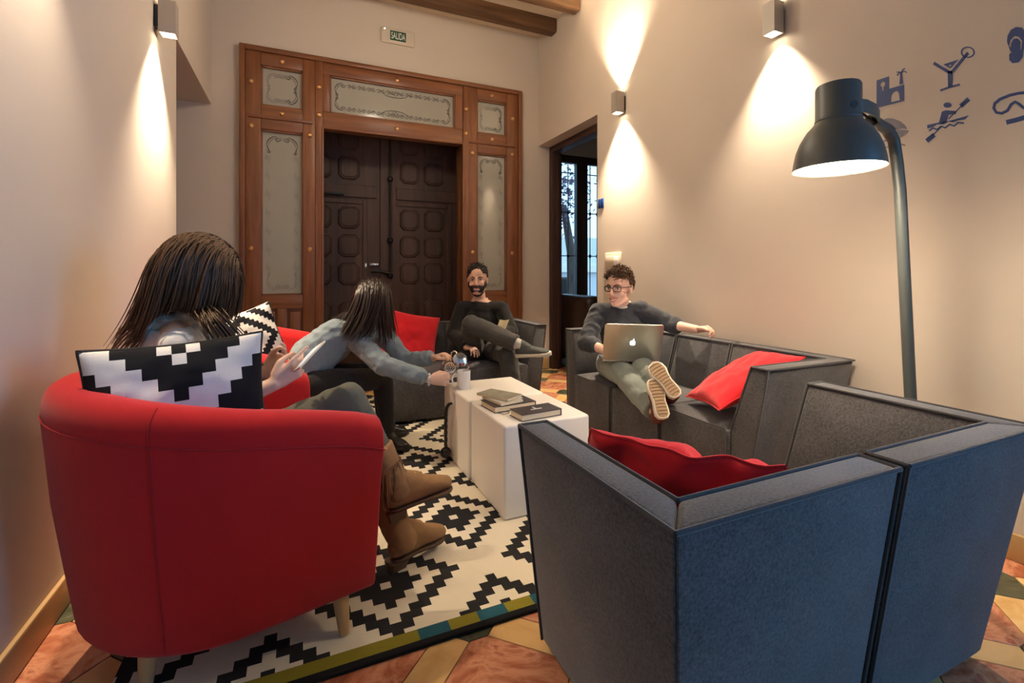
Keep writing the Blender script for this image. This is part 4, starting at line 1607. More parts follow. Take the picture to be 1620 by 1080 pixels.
def remesh(mb, name, voxel, it=4, fold=0.0, fscale=14.0, seed=0, fac=.5, aniso=None):
    me = bpy.data.meshes.new(name)
    me.from_pydata([tuple(v) for v in mb.v], [], mb.f)
    bm = bmesh.new()
    bm.from_mesh(me)
    bmesh.ops.recalc_face_normals(bm, faces=bm.faces)
    bm.to_mesh(me)
    bm.free()
    o = bpy.data.objects.new('tmp', me)
    COL.objects.link(o)
    r = o.modifiers.new('r', 'REMESH')
    r.mode = 'VOXEL'
    r.voxel_size = voxel
    s = o.modifiers.new('s', 'SMOOTH')
    s.factor = fac
    s.iterations = it
    bpy.context.view_layer.update()
    m2 = bpy.data.meshes.new_from_object(o.evaluated_get(bpy.context.evaluated_depsgraph_get()))
    bpy.data.objects.remove(o)
    bpy.data.meshes.remove(me)
    m2.name = name
    if fold:
        off = V((seed * 7.3, seed * 3.7, seed * 1.9))
        nv = len(m2.vertices)
        co = np.empty(nv * 3)
        no = np.empty(nv * 3)
        m2.vertices.foreach_get('co', co)
        m2.vertices.foreach_get('normal', no)
        co = co.reshape(-1, 3)
        no = no.reshape(-1, 3)
        for i in range(nv):
            q = V(co[i]) * fscale + off
            if aniso is not None:
                q = V((q.x * aniso[0], q.y * aniso[1], q.z * aniso[2]))
            a = noise.noise(q)
            d = (1 - 2.2 * abs(a)) * .6 + .5 * noise.noise(q * 2.3)
            co[i] += no[i] * d * fold
        m2.vertices.foreach_set('co', co.reshape(-1))
        m2.update()
    m2.shade_smooth()
    return m2


def part(name, mb, mat, par, voxel=.006, it=4, fold=0.0, fscale=14.0, seed=0, aniso=None, label=None):
    inv = WMX[par.name].inverted()
    mb.v = [inv @ V(v) for v in mb.v]
    me = remesh(mb, name, voxel, it, fold, fscale, seed, aniso=aniso)
    o = link(name, me, mat, par)
    if label:
        o['label'] = label
    return o


def hand(mb, wrist, d, pn, th, s=1.0, curl=(.5, .55, .6, .65), thumb_out=.5, spread=.06, tcurl=.25):
    """d = finger direction, pn = direction the palm faces, th = side the thumb is on"""
    d, pn = V(d).normalized(), V(pn)
    pn = (pn - d * pn.dot(d)).normalized()
    lat = d.cross(pn).normalized()
    if lat.dot(V(th)) < 0:
        lat = -lat
    w_ = V(wrist)
    capsule(mb, w_, (.025 * s, .017 * s), w_ + d * .03 * s, (.032 * s, .016 * s), lat)
    capsule(mb, w_ + d * .02 * s, (.031 * s, .016 * s), w_ + d * .078 * s, (.037 * s, .0125 * s), lat)
    L = (.070, .078, .073, .058)
    for i in range(4):
        off = (.029 - .0195 * i) * s
        kn = w_ + d * (.085 - .004 * abs(i - 1.2)) * s + lat * off
        dd = (d + lat * spread * (1.4 - i)).normalized()
        ang = 0
        p = kn
        r = (.0088 if i < 3 else .0078) * s
        for q, fr in enumerate((.45, .32, .26)):
            ang += curl[i] * (1.0 if q < 2 else .7)
            dv = dd * math.cos(ang) + pn * math.sin(ang)
            p2 = p + dv * L[i] * fr * s
            capsule(mb, p, r, p2, r * .92, None, n=10)
            p = p2
            r *= .92
    t0 = w_ + d * .022 * s + lat * .024 * s + pn * .006 * s
    t1 = t0 + (d * .75 + lat * thumb_out + pn * .25).normalized() * .040 * s
    t2 = t1 + (d * .9 + lat * (thumb_out * .3 - tcurl) + pn * .4).normalized() * .030 * s
    t3 = t2 + (d * .9 - lat * tcurl + pn * .3).normalized() * .024 * s
    chain(mb, [t0, t1, t2, t3], [.014 * s, .0115 * s, .0098 * s, .0085 * s])


def head_frame(f, u):
    f = V(f).normalized()
    u = V(u)
    u = (u - f * u.dot(f)).normalized()
    r = f.cross(u)
    return r, f, u


def head_prims(mb, c, F, s=1.0, male=True):
    r, f, u = F

    def P(x, y, z):
        return c + (r * x + f * y + u * z) * s

    def E(x, y, z, a, b, d):
        ellipsoid(mb, P(x, y, z), r, f, u, a * s, b * s, d * s)
    E(0, -.012, .032, .074, .094, .086)
    E(0, .022, -.030, .060 if male else .056, .068, .078)
    E(0, .035, -.070, .045 if male else .039, .045, .038)
    E(0, .066, -.096, .022, .020, .018)
    for sx in (-1, 1):
        E(sx * .036, .058, -.026, .026, .028, .028)
        E(sx * .076, -.006, -.006, .008, .019, .031)
        E(sx * .080, -.012, .004, .006, .014, .02)
        capsule(mb, P(sx * .012, .084, .030), .010 * s, P(sx * .048, .070, .030), .010 * s)
        capsule(mb, P(sx * .010, .096, -.031), .0085 * s, P(sx * .004, .104, -.028), .009 * s)
        capsule(mb, P(sx * .05, .02, -.07), .018 * s, P(sx * .015, .06, -.098), .016 * s)
    E(0, .05, .055, .052, .045, .045)
    capsule(mb, P(0, .088, .020), .0085 * s, P(0, .108, -.024), .0115 * s)
    capsule(mb, P(-.020, .080, -.058), .0085 * s, P(.020, .080, -.058), .0085 * s)
    capsule(mb, P(-.018, .080, -.070), .0085 * s, P(.018, .080, -.070), .0085 * s)
    E(0, .078, -.062, .022, .014, .016)
    return P


def face_parts(body, P, F, s, smile=False, brow=None, hair=M_hairk):
    r, f, u = F
    for sx in (-1, 1):
        mb = MB()
        ellipsoid(mb, P(sx * .031, .076, .009), r, f, u, .0125 * s, .0105 * s, .0075 * s)
        e_ = mb.build('eye', M_eye, body, 60)
        mb = MB()
        ellipsoid(mb, P(sx * .031 - .001, .0835, .009), r, f, u, .0055 * s, .004 * s, .0055 * s)
        mb.build('iris', M_iris, e_, 60)
        mb = MB()
        mb.tube([P(sx * .014, .0945, .026), P(sx * .03, .090, .033), P(sx * .048, .078, .029)], [.0028 * s, .0042 * s, .0022 * s], 8)
        mb.build('eyebrow', hair, body, 60)
        mb = MB()
        mb.tube([P(sx * .019, .086, .0145), P(sx * .031, .0885, .0175), P(sx * .044, .080, .0125)], [.0014 * s, .0018 * s, .0012 * s], 6)
        mb.build('eyelashes', hair, body, 60)
    n = 9
    wd = .030 if smile else .021
    lift = .009 if smile else .002
    up_ = [P(-wd + 2 * wd * i / (n - 1), .0985 - .018 * abs(2 * i / (n - 1) - 1) ** 2, -.060 + lift * abs(2 * i / (n - 1) - 1) ** 1.5) for i in range(n)]
    lw = [P(-wd + 2 * wd * i / (n - 1), .0975 - .017 * abs(2 * i / (n - 1) - 1) ** 2, (-.074 if smile else -.069) + (lift + .012 if smile else .008) * abs(2 * i / (n - 1) - 1) ** 1.6) for i in range(n)]
    rr_ = [.0012 + .0026 * math.sin(math.pi * i / (n - 1)) for i in range(n)]
    mb = MB()
    mb.tube(up_, [x * s for x in rr_], 6)
    mb.tube(lw, [x * s * 1.15 for x in rr_], 6)
    mb.build('lips', M_lip, body, 60)
    if smile:
        mb = MB()
        secs = []
        for i in range(1, n - 1):
            secs.append([up_[i], lw[i], lw[i] - f * .008 * s, up_[i] - f * .008 * s])
        mb.loft(secs).build('teeth', M_teeth, body, 60)


def shoe(par, ankle, toe, updir, L=.27, upper=None, sole=None, hi=.0, wid=1.0, lace=None, name='shoe', sole_th=.022, heel=0.0, bulk=1.0, slim=1.0):
    """ankle/toe define the direction, updir points from the sole to the shin"""
    ankle, t = V(ankle), (V(toe) - V(ankle))
    U = V(updir).normalized()
    t = (t - U * t.dot(U)).normalized()
    lat = U.cross(t)
    o = ankle - U * .085 - t * .055            # back of the heel on the ground plane

    def P(x, y, z):
        return o + t * (x * L) + lat * (y * wid) + U * z
    mb = MB()
    B = bulk
    capsule(mb, P(.14, 0, .045), (.034 * wid, .036), P(.45, 0, .042 * B), (.036 * wid, .036 * B), lat)
    capsule(mb, P(.45, 0, .042 * B), (.036 * wid, .036 * B), P(.72, .003, .032 * B), (.044 * wid, .024 * B), lat)
    capsule(mb, P(.72, .003, .032 * B), (.044 * wid, .024 * B), P(.87, 0, .026 * B), (.034 * wid, .018 * B), lat)
    if B > 1.05:
        capsule(mb, P(.45, 0, .05 * B), (.034 * wid, .036 * B), P(.20, 0, .10), (.04 * wid, .045), lat)
    capsule(mb, P(.16, 0, .05), (.035 * wid, .036), P(.19, 0, .09 + hi), (.036 * wid, .042), lat)
    capsule(mb, P(.40, 0, .06), (.03 * wid, .03), P(.22, 0, .09 + hi * .6), (.034 * wid, .036), lat)
    sh = part(name, mb, upper, par, .006, 4, .0012, 30, 1)
    # sole
    out = []
    ol = [(0.0, 0), (.02, .022), (.10, .033), (.25, .033), (.42, .030), (.58, .036), (.72, .046), (.86, .043), (.95, .030), (1.0, .006)]
    ol = [((x - .5) * (1 - (1 - slim) * .7) + .5, y * slim) for x, y in ol]
    for x, y in ol:
        out.append((x, y))
    for x, y in reversed(ol[1:-1]):
        out.append((x, -y * (.92 if x > .5 else 1)))
    mb = MB()
    mb.loft([[P(x, y * .96, 0.0) for x, y in out], [P(x, y * 1.06, .004) for x, y in out], [P(x, y * 1.08, sole_th) for x, y in out], [P(x, y * .98, sole_th + .004) for x, y in out]])
    so = mb.build('sole', sole, sh, 50)
    if heel:
        mb = MB()
        mb.loft([[P(x * .9 + .01, y * .85, -heel) for x, y in ((0, .02), (.03, .03), (.25, .03), (.25, -.03), (.03, -.03), (0, -.02))],
                 [P(x, y, .002) for x, y in ((0, .022), (.03, .033), (.27, .033), (.27, -.033), (.03, -.033), (0, -.022))]])
        mb.build('heel', sole, sh, 40)
    if lace:
        mb = MB()
        for q in range(4):
            x = .36 + .09 * q
            z = .105 - .013 * q * 1.25
            mb.tube([P(x, -.022, z - .012), P(x + .02, 0, z), P(x, .022, z - .012)], .003, 6)
        mb.build('laces', lace, sh, 60)
    return sh, P, out


def person(label, J, skin, s=1.0, male=True, voxel=.005, hands=None):
    """J holds the joints; returns the body object (one continuous mesh)"""
    mb = MB()
    lat = J['sl'] - J['sr']
    pel, neck = J['pelvis'], J['neck']
    chest = pel.lerp(neck, .66)
    waist = pel.lerp(neck, .30)
    if 'waist' in J:
        waist = J['waist']
    if 'chest' in J:
        chest = J['chest']
    k = 1.0 if male else .88
    J['_k'] = k
    J['_waist'], J['_chest'] = waist, chest
    chain(mb, [pel, waist, chest], [(.145 * k, .10 * k), (.13 * k, .095 * k), (.145 * k, .10 * k)], lat)
    mids = (J['sl'] + J['sr']) / 2
    capsule(mb, chest, (.145 * k, .095 * k), mids.lerp(neck, .5), (.10 * k, .07 * k), lat)
    for a in ('sl', 'sr'):
        capsule(mb, neck.lerp(mids, .5), .055 * k, J[a], .052 * k)
    F = head_frame(J['f'], J['u'])
    P = head_prims(mb, J['head'], F, s, male)
    capsule(mb, neck - V((0, 0, .01)), .056 * k, P(0, -.02, -.05), .050 * k)
    for S in 'lr':
        chain(mb, [J['s' + S], J['e' + S], J['w' + S]], [.046 * k, .038 * k, .026 * k])
        m_ = J['e' + S].lerp(J['w' + S], .3)
        capsule(mb, J['e' + S], .036 * k, m_, .039 * k)
        chain(mb, [J['h' + S], J['k' + S], J['a' + S]], [.078 * k, .052 * k, .036 * k])
        capsule(mb, J['k' + S], .048 * k, J['k' + S].lerp(J['a' + S], .35), .05 * k)
        capsule(mb, J['a' + S], .03 * k, J['a' + S].lerp(J['t' + S], .10), .018 * k)
        if hands and S in hands:
            hand(mb, J['w' + S], **hands[S])
    base = Matrix.Translation((pel.x, pel.y, min(J['tl'].z, J['tr'].z, J['al'].z, J['ar'].z)))
    inv = base.inverted()
    mb.v = [inv @ V(v) for v in mb.v]
    me = remesh(mb, 'person', voxel, 3)
    o = link('person', me, skin, None, base)
    tag(o, label, 'person')
    return o, F, P


def top_prims(J, add=.014, sleeve=.9, neckline=1.0, hem=0.0, loose=0.0, cuff=True):
    mb = MB()
    k = J['_k']
    lat = J['sl'] - J['sr']
    pel, neck, waist, chest = J['pelvis'], J['neck'], J['_waist'], J['_chest']
    hemp = pel + (pel - waist).normalized() * hem
    a = add
    chain(mb, [hemp, waist, chest], [(.150 * k + a, .105 * k + a), (.135 * k + a + loose, .10 * k + a + loose), (.148 * k + a, .102 * k + a)], lat)
    mids = (J['sl'] + J['sr']) / 2
    capsule(mb, chest, (.148 * k + a, .10 * k + a), mids - (mids - chest) * .12, (.115 * k + a, .070 * k + a), lat)
    for q in ('sl', 'sr'):
        capsule(mb, neck.lerp(mids, .85), .046 * k + a * .8, J[q], .052 * k + a)
    for S in 'lr':
        sl_ = sleeve[S] if isinstance(sleeve, dict) else sleeve
        chain(mb, [J['s' + S], J['e' + S]], [.050 * k + a, .042 * k + a * 1.1])
        if sl_ > 0:
            end = J['e' + S].lerp(J['w' + S], sl_)
            r = (.042 + (.027 - .042) * sl_) * k + a
            capsule(mb, J['e' + S], .041 * k + a, J['e' + S].lerp(end, .9), r + .003)
            ax_ = (J['w' + S] - J['e' + S]).normalized()
            if cuff:
                capsule(mb, end - ax_ * .045, r + .004, end, r + .002, None, True)
    return mb


def trouser_prims(J, add=.014, length=.92, wide=0.0):
    mb = MB()
    k = J['_k']
    lat = J['sl'] - J['sr']
    a = add
    hl = J['hl'] - J['hr']
    capsule(mb, J['pelvis'] + (J['_waist'] - J['pelvis']) * .35, (.135 * k + a, .10 * k + a), J['pelvis'], (.15 * k + a, .11 * k + a), lat)
    for S in 'lr':
        capsule(mb, J['pelvis'].lerp(J['h' + S], .4), .10 * k + a * .5, J['h' + S], .085 * k + a)
        capsule(mb, J['h' + S], .084 * k + a, J['k' + S], .056 * k + a)
        end = J['k' + S].lerp(J['a' + S], length)
        capsule(mb, J['k' + S], .055 * k + a, J['k' + S].lerp(end, .35), .053 * k + a + wide * .3)
        capsule(mb, J['k' + S].lerp(end, .3), .053 * k + a + wide * .3, end, .040 * k + a + wide, None, True)
    return mb


def hair_root_dirs(n, rnd, cut):
    out = []
    while len(out) < n:
        d = V((rnd.gauss(0, 1), rnd.gauss(0, 1), rnd.gauss(0, 1))).normalized()
        if cut(d):
            out.append(d)
    return out


def scalp(par, c, F, s, R, cut, mat, name='hair', scale=1.0):
    r, f, u = F
    mb = MB()
    n, m = 40, 26
    idx = {}

    def vert(i, j):
        i %= n
        if (i, j) not in idx:
            t = math.pi * j / m
            a = 2 * math.pi * i / n
            d = V((math.sin(t) * math.cos(a), math.sin(t) * math.sin(a), math.cos(t)))
            idx[(i, j)] = len(mb.v)
            mb.v.append(c + (r * d.x * R[0] + f * (d.y * R[1] + R[3]) + u * (d.z * R[2] + R[4])) * s * scale)
        return idx[(i, j)]
    for j in range(m):
        for i in range(n):
            t = math.pi * (j + .5) / m
            a = 2 * math.pi * (i + .5) / n
            d = V((math.sin(t) * math.cos(a), math.sin(t) * math.sin(a), math.cos(t)))
            if cut(d):
                mb.f.append((vert(i, j), vert(i, j + 1), vert(i + 1, j + 1), vert(i + 1, j)))
    return mb


def long_hair(par, c, F, s, n, L, mat, seed, colliders, cut, back=.25, R=(.079, .099, .092, -.012, .032), pull=V((0, 0, 0)), name='hair', thick=.0042, front=0.0, lvar=.25, fpull=None, mid=1.0, flong=1.0, fshort=1.0, near=None):
    r, f, u = F
    rnd = random.Random(seed)
    mb = scalp(par, c, F, s, R, cut, mat, scale=1.02)
    for d in hair_root_dirs(n, rnd, cut):
        lift = 1.02 + rnd.random() * .05
        p = c + (r * d.x * R[0] + f * (d.y * R[1] + R[3]) + u * (d.z * R[2] + R[4])) * s * lift
        side = 1 if d.x + rnd.gauss(0, .06) > 0 else -1
        dr = (r * side * .8 - f * (back - front * max(0, d.y)) + u * .15).normalized()
        ll = L * (1 - lvar * rnd.random()) * (1.0 if d.z > -.1 else .85)
        N = 15
        pl = pull
        if fpull is not None and d.y > .30:
            pl = fpull
            ll *= (1.0 if rnd.random() < flong else fshort)
        elif d.y > -.30 and d.z < .75:
            ll *= mid
        elif near is not None and d.x > -.05:
            if rnd.random() < .72:
                ll *= near
            else:
                pl = pull * 1.15
        st_ = ll / N
        pts = [p.copy()]
        jit = V((rnd.gauss(0, .05), rnd.gauss(0, .05), 0))
        for q in range(N):
            w_ = .34 + .02 * q
            dr = (dr * (1 - w_) + (V((0, 0, -1)) + pl * (q / N) + jit) * w_).normalized()
            p = p + dr * st_
            lp = p - c
            x, y, z = lp.dot(r) / s, lp.dot(f) / s - R[3], lp.dot(u) / s - R[4]
            e = math.sqrt((x / R[0]) ** 2 + (y / R[1]) ** 2 + (z / R[2]) ** 2)
            if e < lift:
                kx = lift / max(e, .2)
                p = c + (r * x * kx + f * (y * kx + R[3]) + u * (z * kx + R[4])) * s
            for cc, rad in colliders:
                v = p - cc
                if v.length < rad:
                    p = cc + v.normalized() * rad
            pts.append(p.copy())
        rad = thick * (.7 + .6 * rnd.random())
        mb.tube(pts, [rad * (1 - .75 * (i / N) ** 2) for i in range(N + 1)], 5)
    return mb.build(name, mat, par, 70)


def short_hair(par, c, F, s, n, L, mat, seed, cut, R, sweep=V((0, 0, 0)), curl=.5, name='hair', thick=.004, sc=1.03):
    r, f, u = F
    rnd = random.Random(seed)
    mb = scalp(par, c, F, s, R, cut, mat, scale=sc)
    for d in hair_root_dirs(n, rnd, cut):
        p = c + (r * d.x * R[0] + f * (d.y * R[1] + R[3]) + u * (d.z * R[2] + R[4])) * s * (sc - .01)
        nr = (r * d.x / R[0] + f * d.y / R[1] + u * d.z / R[2]).normalized()
        tg = nr.orthogonal().normalized()
        a = rnd.random() * 6.28
        tdir = tg * math.cos(a) + nr.cross(tg) * math.sin(a)
        pts = [p]
        dr = (nr * .7 + tdir * .5 + (r * sweep.x + f * sweep.y + u * sweep.z)).normalized()
        ll = L * (.6 + .6 * rnd.random()) * (1.0 if d.z > .35 else .55)
        for q in range(5):
            dr = (dr + tdir * curl * rnd.uniform(-.6, .8) - nr * curl * .45).normalized()
            p = p + dr * ll / 5
            pts.append(p)
        mb.tube(pts, [thick, thick * 1.05, thick, thick * .95, thick * .8, thick * .45], 5)
    return mb.build(name, mat, par, 70)


# ---------------- bearded man in the black sweater
J = dict(pelvis=V((1.40, 3.80, .475)), neck=W(759.5, 478, 4.06), head=W(755.5, 443, 3.99), f=(-.44, -.90, -.06), u=(0, 0, 1),
         sr=W(731, 488, 4.03), sl=W(793, 488, 4.03), er=W(717, 528, 3.93), wr=W(737, 549, 3.74), el=W(809, 524, 3.92), wl=W(786, 528, 3.74),
         hr=V((1.32, 3.78, .46)), hl=V((1.49, 3.78, .46)), kr=W(745, 513, 3.62), ar=W(824, 546, 3.50), tr=W(866, 556, 3.44),
         kl=W(803, 560, 3.62), al=V((1.50, 3.32, .105)), tl=V((1.47, 3.12, .06)))
body, F, P = person('bearded man in black sweater sitting cross legged on the far sofa', J, M_skin, 1.04, True, .005,
                    hands={'r': dict(d=W(752, 552, 3.66) - J['wr'], pn=(0, 0, -1), th=(1, 0, 0)), 'l': dict(d=W(772, 526, 3.68) - J['wl'], pn=(-.3, -.6, .3), th=(0, 0, 1))})
M_blk = fabric('black_knit', (.014, .013, .013), .3, 300, .1)
part('sweater', top_prims(J, .014, .95), M_blk, body, .006, 5, .004, 13, 2)
M_chino = fabric('charcoal_chino', (.060, .058, .055), .15, 400, .1)
part('trousers', trouser_prims(J, .016, .90, .006), M_chino, body, .006, 4, .006, 12, 3)
# shirt collar
mb = MB()
nk = J['neck']
r_, f_, u_ = head_frame((-.33, -.94, 0), (0, 0, 1))
for sx in (-1, 1):
    q0 = nk + u_ * .045 - f_ * .055 + r_ * sx * .01
    q1 = nk + u_ * .038 + r_ * sx * .062
    q2 = nk + u_ * .004 + f_ * .062 + r_ * sx * .034
    q3 = nk - u_ * .035 + f_ * .088 + r_ * sx * .012
    secs = []
    for q, h_ in ((q0, .03), (q1, .034), (q2, .036), (q3, .010)):
        o_ = (q - nk)
        o_.z = 0
        o_ = o_.normalized()
        secs.append([q + o_ * .003, q + o_ * .010 - u_ * h_, q + o_ * .004 - u_ * h_, q - o_ * .003])
    mb.loft(secs)
mb.build('shirt_collar', simple('shirt_pale', (.66, .60, .57), .8, .05, 20), body, 60)
HR = (.079, .098, .090, -.014, .034)
hc_cut = lambda d: (d.z > .28 and d.y < .80) or (d.y < .12 and d.z > -.42) or (d.z > .60)
short_hair(body, J['head'], F, 1.04, 900, .034, M_hairk, 5, hc_cut, HR, V((0, .1, .4)), 1.0)
face_parts(body, P, F, 1.04, True)
# beard
bd = MB()
rnd = random.Random(9)
bcut = lambda d: d.z < -.02 and d.y > -.02 and not (abs(d.x) < .36 and -.58 < d.z < -.36) and not (abs(d.x) < .62 and d.z > -.22 and d.y > .45)
c0 = J['head']
r, f, u = F
for i in range(9000):
    d = V((rnd.gauss(0, 1), rnd.gauss(0, 1), rnd.gauss(0, 1))).normalized()
    if not bcut(d):
        continue
    rx = .064 if d.z < -.3 else .070
    p = c0 + (r * d.x * rx + f * (d.y * .082 + .012) + u * (d.z * .108 - .008)) * 1.04
    nr = (r * d.x + f * d.y + u * d.z).normalized()
    bd.tube([p - nr * .006, p + nr * .004 - u * .004, p + nr * .006 - u * .014], [.003, .0028, .001], 5)
bd.tube([P(-.034, .078, -.060), P(-.02, .094, -.049), P(0, .101, -.046), P(.02, .094, -.049), P(.034, .078, -.060)], [.005, .006, .005, .006, .005], 8)
bd.build('beard', M_hairk, body, 70)
M_shoeg = simple('grey_suede', (.055, .058, .056), .8, .2, 30, .2, 200)
M_rub = simple('pale_rubber', (.55, .50, .43), .7, .08, 20)
M_sock = fabric('light_sock', (.42, .40, .37), .1, 300)
shoe(body, J['ar'], J['tr'], (J['kr'] - J['ar']).normalized() * .35 + V((.1, -.25, .75)), .28, M_shoeg, M_rub, .0, 1.05, M_shoeg)
shoe(body, J['al'], J['tl'], V((0, 0, 1)), .28, M_shoeg, M_rub, .0, 1.05, M_shoeg)
mb = MB()
capsule(mb, J['kr'].lerp(J['ar'], .86), .045, J['ar'] + (J['ar'] - J['kr']).normalized() * .01, .040, None, True)
part('sock', mb, M_sock, body, .006, 2)
# the little book in his hand
bk = W(794, 517, 3.70)
t = thing('notebook', bk - V((0, 0, .06)), 'small open book with cream pages in the hand of the bearded man', 'book')
for sx in (-1, 1):
    mb = MB()
    mb.obox(bk + rt * sx * .018 - fw * .006 * abs(sx), rt * .018 + fw * .030 * sx, up * .055 + rt * .02, fw * .0035 + rt * .001)
    mb.build('pages', simple('cream_pages', (.72, .66, .42), .7, .05, 30), t, 30)

# ---------------- man with glasses and laptop
J = dict(pelvis=V((2.10, 2.74, .470)), neck=W(983, 488, 3.33), head=W(980.5, 456, 3.26), f=(-.92, -.40, -.08), u=(0, 0, 1),
         sr=W(947, 494, 3.36), sl=W(1016, 491, 3.30), er=W(927, 542, 3.20), wr=W(963, 556, 3.04), el=W(1060, 513, 3.26), wl=W(1103, 521, 3.04),
         hr=V((2.00, 2.78, .46)), hl=V((2.16, 2.64, .46)), kr=W(984, 590, 2.96), ar=W(1040, 653, 2.58), tr=W(1038, 625, 2.60),
         kl=W(1018, 584, 2.92), al=W(1058, 622, 2.62), tl=W(1045, 598, 2.66))
body, F, P = person('man in glasses and dark sweatshirt with laptop on his lap, feet up', J, M_skin, 1.06, True, .005,
                    hands={'r': dict(d=W(1000, 562, 2.99) - J['wr'], pn=(0, 0, -1), th=(0, -1, 0), curl=(.2, .2, .25, .3)),
                           'l': dict(d=W(1128, 519, 2.97) - J['wl'], pn=(-.45, -.2, -.85), th=(-.85, .1, .3), curl=(.75, .8, .85, .9), thumb_out=.3, tcurl=.3)})
M_sweat = fabric('charcoal_sweatshirt', (.036, .039, .046), .3, 300, .15)
part('sweatshirt', top_prims(J, .015, {'l': .22, 'r': .30}), M_sweat, body, .006, 4, .009, 13, 4)
mb = MB()
nk = J['neck']
tf = V((-.62, -.78, 0))
ring = [nk + V((0, 0, .030)) + (tf * math.cos(a) + V((tf.y, -tf.x, 0)) * math.sin(a)) * .066 + V((0, 0, -.020 * math.cos(a))) for a in [2 * math.pi * i / 24 for i in range(24)]]
mb.tube(ring, .011, 8, closed=True)
mb.build('undershirt_collar', simple('undershirt_white', (.55, .50, .44), .8, .04, 20), body, 60)
M_jean = fabric('pale_green_denim', (.235, .27, .245), .18, 350, .1)
part('trousers', trouser_prims(J, .016, .93, .006), M_jean, body, .006, 4, .007, 12, 6)
h2cut = lambda d: (d.z > .34 and d.y < .85) or (d.y < .10 and d.z > -.40) or (d.z > .62)
short_hair(body, J['head'], F, 1.06, 1300, .036, M_hairm, 15, h2cut, HR, V((.35, .45, .5)), .45, thick=.0034)
face_parts(body, P, F, 1.06, True, hair=M_hairm)
# glasses
r, f, u = F
gl = MB()
for sx in (-1, 1):
    cx = sx * .033
    rim = []
    for k_ in range(20):
        a = 2 * math.pi * k_ / 20
        ca, sa = math.cos(a), math.sin(a)
        x = cx + .026 * math.copysign(abs(ca) ** .6, ca)
        z = .006 + .017 * math.copysign(abs(sa) ** .6, sa)
        rim.append(P(x, .099 - .010 * (x / .05) ** 2, z))
    gl.tube(rim, .0028, 6, closed=True)
    gl.tube([P(sx * .060, .090, .014), P(sx * .074, .06, .014), P(sx * .083, -.005, .012)], .0026, 6)
gl.tube([P(-.008, .100, .010), P(0, .103, .012), P(.008, .100, .010)], .0025, 6)
gl.build('glasses', M_black, body, 60)
M_can = simple('maroon_canvas', (.13, .028, .024), .85, .15, 30, .2, 200)
M_gum = simple('tan_rubber_sole', (.30, .20, .11), .75, .15, 12)
M_wrub = simple('white_rubber', (.70, .64, .54), .6, .04, 10)
tc_ = -fw
sh1, P1, _ = shoe(body, J['al'], J['al'] + up * .7 + fw * .62 - rt * .5, fw * .82 - up * .55 + rt * .1, .225, M_can, M_wrub, .02, 1.1, M_wrub, sole_th=.026)
sh2, P2, _ = shoe(body, J['ar'], J['ar'] + up * .8 + fw * .6 - rt * .08, fw * .82 - up * .55, .225, M_can, M_wrub, .02, 1.1, M_wrub, sole_th=.026)
ol = [(.03, 0), (.05, .018), (.12, .027), (.25, .027), (.42, .024), (.58, .030), (.72, .039), (.86, .036), (.93, .024), (.965, .004)]
for PP, shx in ((P1, sh1), (P2, sh2)):
    out = ol + [(x, -y * (.92 if x > .5 else 1)) for x, y in reversed(ol[1:-1])]
    mb = MB()
    mb.loft([[PP(x, y, .002) for x, y in out], [PP(x, y, -.003) for x, y in out]])
    mb.build('tread', M_gum, shx, 40)
    mb = MB()
    for q in range(11):
        x = .10 + .08 * q
        hw = .022 if x < .5 else .030
        mb.tube([PP(x, -hw, -.0035), PP(x + .012, 0, -.0035), PP(x, hw, -.0035)], .0022, 5)
    mb.build('tread_ridges', simple('tan_rubber_dark', (.17, .105, .055), .8, .1, 12), shx, 40)

# laptop
TL, TR, BR, BL = W(957, 512, 2.83), W(1051, 514, 2.80), W(1043.5, 571, 2.93), W(953, 568, 2.96)
lp = thing('laptop', (BL + BR) / 2, 'silver laptop with glowing logo open on the lap of the man in glasses', 'laptop')
nrm = (TR - TL).cross(BL - TL).normalized()
if nrm.dot(fw) > 0:
    nrm = -nrm
mb = MB()


def lidpt(a, b_):
    return (TL.lerp(TR, a)).lerp(BL.lerp(BR, a), b_)


outl = []
for cx, cy, a0 in ((.04, .06, 180), (.96, .06, 270), (.97, .97, 0), (.03, .97, 90)):
    for q in range(5):
        a = math.radians(a0 + q * 22.5)
        outl.append((cx + .04 * math.cos(a) * (1 if cy < .5 else .7), cy + .06 * math.sin(a) * (1 if cy < .5 else .5)))
mb.loft([[lidpt(a, b_) - nrm * .004 for a, b_ in outl], [lidpt(a, b_) + nrm * .003 for a, b_ in outl]])
lidm = mb.build('lid', M_steel, lp, 40, .001, 1)
# logo: bitten round fruit with a leaf
mb = MB()
W_ = (TR - TL).length
H_ = (BL - TL).length
lx, ly = (TR - TL) / W_, (BL - TL) / H_
lcx = lidpt(.5, .5)
R_ = .0175
fr_pts = []
for k_ in range(40):
    a = 2 * math.pi * k_ / 40
    x, y = math.cos(a), math.sin(a)
    rad = 1.0 + .10 * abs(math.sin(2 * a)) * (1 if True else 0)
    if abs(x) < .25:
        rad -= .14 * (1 - abs(x) / .25)
    px, py = x * rad * .95, y * rad
    dx, dy = px - 1.28, py + .12
    dd_ = math.hypot(dx, dy)
    if dd_ < .52:
        px, py = 1.28 + dx / dd_ * .52, -.12 + dy / dd_ * .52
    fr_pts.append((px, py))
mb.prism(fr_pts, .0031, .0037, lambda a, b_, c_: lcx + lx * a * R_ + ly * b_ * R_ + nrm * c_)
leaf = [(0, -1.1), (.02, -1.4), (.2, -1.72), (.48, -1.8), (.46, -1.5), (.28, -1.2)]
mb.prism(leaf, .0031, .0037, lambda a, b_, c_: lcx + lx * a * R_ + ly * b_ * R_ + nrm * c_)
mb.build('logo', emis('logo_glow', (1, 1, 1), 1.6), lidm, 30)
bdir = V((.56, .80, -.05)).normalized()
